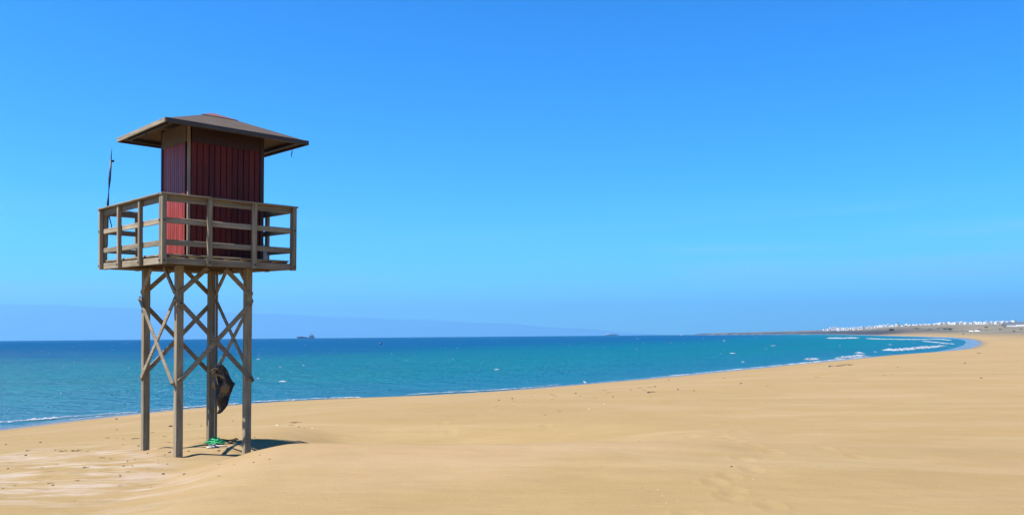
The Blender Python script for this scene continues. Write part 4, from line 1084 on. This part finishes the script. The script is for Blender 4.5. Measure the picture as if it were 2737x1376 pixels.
for a in [(65, 118, 226, 250), (130, 178, 232, 256), (183, 228, 230, 254), (232, 284, 230, 252), (289, 322, 222, 248), (328, 368, 222, 246), (380, 420, 220, 246), (425, 473, 218, 244), (492, 536, 214, 238), (540, 585, 216, 238), (594, 626, 200, 236),
          (650, 722, 188, 225), (750, 808, 182, 230), (868, 920, 172, 220), (922, 958, 194, 226), (972, 1030, 196, 240), (1000, 1092, 180, 236), (1106, 1200, 166, 230), (1204, 1240, 206, 232), (1240, 1326, 178, 232), (1356, 1398, 190, 220), (1372, 1455, 180, 222),
          (1476, 1520, 164, 198), (1512, 1570, 178, 222), (1604, 1650, 166, 196), (1640, 1688, 172, 208), (1690, 1758, 160, 196), (1752, 1816, 176, 214), (1842, 1942, 160, 196), (1956, 2008, 158, 194), (2042, 2100, 156, 196), (2106, 2205, 150, 190),
          (2300, 2350, 140, 180), (2356, 2408, 138, 176), (2214, 2292, 158, 186)]: H.append((z3(a[0]), z3(a[1]), zy(a[2]), zy(a[3])))
rh = random.Random(21)
def ridge_site(px_, frac):
    Rr, Rz = ridge(np.array([px_])); Y = float(Rr[0]) * frac
    return Y
nH = len(H)
ORD = 'first second third fourth fifth sixth seventh eighth ninth tenth eleventh twelfth thirteenth fourteenth fifteenth sixteenth seventeenth eighteenth nineteenth twentieth twenty-first twenty-second twenty-third twenty-fourth twenty-fifth twenty-sixth twenty-seventh twenty-eighth twenty-ninth thirtieth'.split()
order = sorted(range(nH), key=lambda q: H[q][0]); rank = {q: n_ for n_, q in enumerate(order)}
for i, (xa, xb, yt, yb) in enumerate(H):
    Y = ridge_site((xa + xb) / 2, rh.uniform(.93, .985)); k = Y / FPX
    c = at_dist((xa + xb) / 2, yb, Y); wd = (xb - xa) * k; hg = (yb - yt) * k * .95
    o = copy_tree(protos[i % 3 if wd < 9 else (1 + i % 2 if i % 4 else 0)])
    z = gz(c.x, c.y)
    o.location = (c.x, c.y, max(c.z, z - .2)); o.scale = (wd, 7, hg)
    o.rotation_euler = (0, 0, rh.uniform(-.15, .15))
    x = (xa + xb) / 2
    if i == 3: tag(o, 'long flat white building standing above the left end of the settlement', 'building')
    elif i == 28: tag(o, 'narrow tall white house just left of the dark mushroom tree', 'house')
    elif i == 0: tag(o, 'lowest white hut at the far left end of the settlement', 'house')
    elif i == 50: tag(o, 'tallest white house in the spaced row on the ridge', 'house')
    elif i == nH - 2: tag(o, 'last white house at the right end of the ridge', 'house')
    elif i < 28: tag(o, 'packed white house, %s from the left end of the far settlement' % ORD[rank[i]], 'house', 'white houses in the packed left row')
    elif i < 44: tag(o, 'low white house in the thin middle row, %s right of the mushroom shaped tree' % ORD[rank[i] - 29], 'house', 'low white houses in the middle row')
    else: tag(o, 'spaced white house on the ridge, %s from the right end' % ORD[nH - 1 - rank[i]], 'house', 'white houses in the spaced right row')
def del_tree(o):
    for ch in list(o.children): del_tree(ch)
    bpy.data.objects.remove(o)
for p in protos: del_tree(p)
# long boundary wall at the right and the dark stone field above it
def long_wall(xa, ya, xb, yb, Y, hpx, label, mat=M_wh):
    bm = bmesh.new(); a, b_ = at_dist(xa, ya, Y), at_dist(xb, yb, Y * .97); k = Y / FPX
    d = (b_ - a); n = max(2, int(d.length / 12)); prev = None
    for i in range(n + 1):
        p = a.lerp(b_, i / n); p.z = max(p.z, gz(p.x, p.y) + 1.0); zt = p.z + rh.uniform(-.15, .25)
        r_ = [bm.verts.new((p.x, p.y, p.z - hpx * k - 2)), bm.verts.new((p.x, p.y, zt)), bm.verts.new((p.x, p.y + .6, zt)), bm.verts.new((p.x, p.y + .6, p.z - hpx * k - 2))]
        if prev:
            for q in range(4): bm.faces.new((prev[q], r_[q], r_[(q + 1) % 4], prev[(q + 1) % 4]))
        else: bm.faces.new(r_)
        prev = r_
    bm.faces.new(prev[::-1]); bmesh.ops.recalc_face_normals(bm, faces=bm.faces)
    o = mesh_obj('boundary_wall', bm, mat); tag(o, label, 'wall')
long_wall(z3(2400), zy(243), 2800, zy(232), 900, 2.2, 'long low white wall at the right edge below the grey field')
long_wall(z3(2190), zy(276), z3(2420), zy(268), 860, 1.0, 'thin pale wall stepping down left of the long white wall')
M_lava = plain_mat('grey_stone_field', (.085, .09, .10), .9, .1, .35, .08)
def stone_field():
    bm = bmesh.new(); Y = 1050; k = Y / FPX
    top = [(z3(2070), zy(205)), (z3(2120), zy(182)), (z3(2220), zy(176)), (z3(2320), zy(178)), (z3(2420), zy(168)), (z3(2576), zy(160)), (2850, zy(152))]
    bot = [(z3(2070), zy(232)), (z3(2130), zy(250)), (z3(2230), zy(262)), (z3(2320), zy(266)), (z3(2420), zy(246)), (z3(2576), zy(240)), (2850, zy(236))]
    T, B, U = [], [], []
    for (a, b_) in zip(top, bot):
        p = at_dist(a[0], a[1], 1110); q = at_dist(b_[0], b_[1], 925); p.z = max(p.z, gz(p.x, p.y) + .8); q.z = max(q.z, gz(q.x, q.y) + .5); T.append(bm.verts.new(p)); B.append(bm.verts.new(q)); U.append((bm.verts.new((p.x, p.y + 5, p.z - 6)), bm.verts.new((q.x, q.y, q.z - 5))))
    for i in range(len(T) - 1):
        bm.faces.new((T[i], B[i], B[i + 1], T[i + 1])); bm.faces.new((B[i], U[i][1], U[i + 1][1], B[i + 1])); bm.faces.new((T[i + 1], U[i + 1][0], U[i][0], T[i]))
    bm.faces.new((T[0], U[0][0], U[0][1], B[0]))
    bmesh.ops.subdivide_edges(bm, edges=bm.edges[:], cuts=4, use_grid_fill=True)
    for v in bm.verts: v.co.z += .5 * float(fbm(np.array([v.co.x * .05]), np.array([v.co.y * .05]), 3)[0])
    bmesh.ops.recalc_face_normals(bm, faces=bm.faces)
    o = mesh_obj('stone_field', bm, M_lava); tag(o, 'dark grey sloping stone field on the ridge at the right edge', kind='structure')
stone_field()

# ------------------------------------------------------------------ shrubs and trees of the settlement
def foliage_mat(name, c):
    m, t, b = new_mat(name); r_ = noise(t, coords(t, (1, 1, 1)), 2.5, 3)
    t.links.new(ramp(t, r_, [(.35, tuple(x * .6 for x in c)), (.65, tuple(x * 1.3 for x in c))]), b.inputs['Base Color'])
    b.inputs['Roughness'].default_value = .9; b.inputs['Specular IOR Level'].default_value = .1; return m
M_leaf = foliage_mat('dark_green_leaves', (.035, .055, .035)); M_bark = plain_mat('grey_bark', (.10, .08, .06), .9)
def leaf_clump(seed, sx_=1, sz_=.8, n=170, flat=0):
    r_ = random.Random(seed); bm = bmesh.new()
    lobes = [(r_.uniform(-.6, .6) * sx_, r_.uniform(-.4, .4), r_.uniform(.25, .8) * sz_, r_.uniform(.28, .48)) for _ in range(6)]
    for i in range(n):
        l = lobes[i % 6]; d = Vector((r_.gauss(0, 1), r_.gauss(0, 1), r_.gauss(0, 1))).normalized() * l[3] * r_.uniform(.5, 1.05)
        c = Vector(l[:3]) + d; c.z = max(.02, c.z)
        a = Vector((r_.gauss(0, 1), r_.gauss(0, 1), r_.gauss(0, 1))).normalized() * .14; b_ = a.cross(Vector((r_.gauss(0, 1), r_.gauss(0, 1), 1))).normalized() * .10
        bm.faces.new([bm.verts.new(c + a), bm.verts.new(c + b_), bm.verts.new(c - a), bm.verts.new(c - b_)])
    me = bpy.data.meshes.new('foliage'); bm.to_mesh(me); bm.free(); me.materials.append(M_leaf); return me
clumps = [leaf_clump(s_, 1.1, .9) for s_ in range(4)]
bm = bmesh.new(); add_tube(bm, [(0, 0, -.4), (.02, 0, .15), (-.03, .02, .5)], [.09, .07, .03], 6); stem_me = bpy.data.meshes.new('stem'); bm.to_mesh(stem_me); bm.free(); stem_me.materials.append(M_bark)
def shrub(px_, py_, wpx, hpx, label, grp=None, Y=None, cat='shrub', name='shrub'):
    if Y is None: Y = ridge_site(px_, rh.uniform(.88, .92))
    k = Y / FPX; c = at_dist(px_, py_, Y); z = gz(c.x, c.y)
    e = empty(name, (c.x, c.y, max(z, c.z) if abs(z - c.z) < 4 else z)); e.scale = (wpx * k / 1.9, wpx * k / 1.9, hpx * k / 1.15); tag(e, label, cat, grp)
    o = bpy.data.objects.new('foliage', clumps[rh.randrange(4)]); COL.objects.link(o); o.parent = e; o.rotation_euler = (0, 0, rh.uniform(-.4, .4))
    o = bpy.data.objects.new('stem', stem_me); COL.objects.link(o); o.parent = e
for a in [(720, 352, 5, 2.5), (800, 345, 3, 2.4), (850, 336, 5, 2.8), (945, 340, 5, 3), (1070, 348, 5, 1.8), (1190, 345, 5, 2), (1310, 338, 4, 2.2), (1368, 334, 6, 3.8), (1420, 328, 4, 4.4), (1478, 320, 5, 3), (1523, 312, 4, 3), (1600, 314, 8, 3.2), (1690, 312, 5, 2.4),
          (1755, 298, 5, 2.2), (1835, 290, 3, 1.6), (1900, 290, 5, 2), (1975, 280, 4, 2), (2035, 264, 5, 3), (2080, 264, 5, 3), (2215, 262, 4, 2.6), (2310, 262, 6, 3), (2435, 266, 6, 3)]:
    shl_i = globals().get('shl_i', -1) + 1
    shrub(z2(a[0]), zy(a[1]), a[2], a[3], 'dark green shrub at the left row of houses, %s from the left' % ORD[shl_i], 'shrubs among the left houses')
for a in [(365, 250, 4, 1.8), (475, 244, 3, 2.4), (735, 226, 4, 2), (820, 226, 5, 3.4), (1340, 222, 5, 2), (1575, 212, 4, 3.2), (1830, 205, 3, 3), (1955, 200, 6, 3.2), (2020, 204, 5, 3.4), (2120, 196, 12, 2.4), (2235, 196, 8, 3)]:
    shr_i = globals().get('shr_i', -1) + 1
    shrub(z3(a[0]), zy(a[1]), a[2], a[3], 'dark green shrub between spaced houses on the ridge, %s from the left' % ORD[shr_i], 'shrubs among the right houses')
shrub(z2(2100), zy(370), 20, 6.2, 'broad dark thicket on the slope below the mushroom shaped tree', None, 900)
shrub(z3(880), zy(368), 14, 6.5, 'large blue green thicket on the slope above the beach', None, 760)
shrub(z3(790), zy(352), 16, 4.2, 'lower left half of the thicket on the slope above the beach', None, 780)
shrub(z3(2130), zy(300), 7, 2.6, 'small dark bush below the grey stone field', None, 700)
shrub(z3(2030), zy(355), 9, 3.0, 'dark bush on the dune left of the rightmost bush', None, 560)
shrub(z3(2345), zy(392), 9, 3.6, 'rightmost brown bush where dune meets the sand', None, 480)
shrub(z3(1150), zy(362), 4, 2, 'tiny dark bush above the left parked car', None, 600)
for i, a in enumerate([(1700, 335, 13, 3.2, 800), (1560, 350, 10, 2.2, 740), (420, 345, 14, 1.8, 800), (100, 325, 22, 2.0, 950), (620, 340, 9, 2.0, 800), (1720, 362, 8, 1.6, 640), (2500, 350, 12, 2.4, 560)]):
    shrub(z3(a[0]), zy(a[1]), a[2], a[3], 'low grey green scrub patch on the dune slope', 'low scrub patches on the dune slope', a[4])
# mushroom-shaped tree
Y = ridge_site(2401, .93); k = Y / FPX; c = at_dist(2401.4, 870.8, Y)
mt = empty('umbrella_tree', (c.x, c.y, c.z)); tag(mt, 'dark flat topped tree rising above the white houses on the ridge', 'tree')
bm = bmesh.new(); add_tube(bm, [(0, 0, -1.5), (.2 * k, 0, 3 * k), (0, 0, 5.6 * k)], [.9 * k, .7 * k, .6 * k], 7); mesh_obj('trunk', bm, M_bark, mt)
o = bpy.data.objects.new('crown', clumps[1]); COL.objects.link(o); o.parent = mt; o.location = (0, 0, 5.2 * k); o.scale = (3.9 * k, 3.4 * k, 2.9 * k)
bpy.context.view_layer.update()
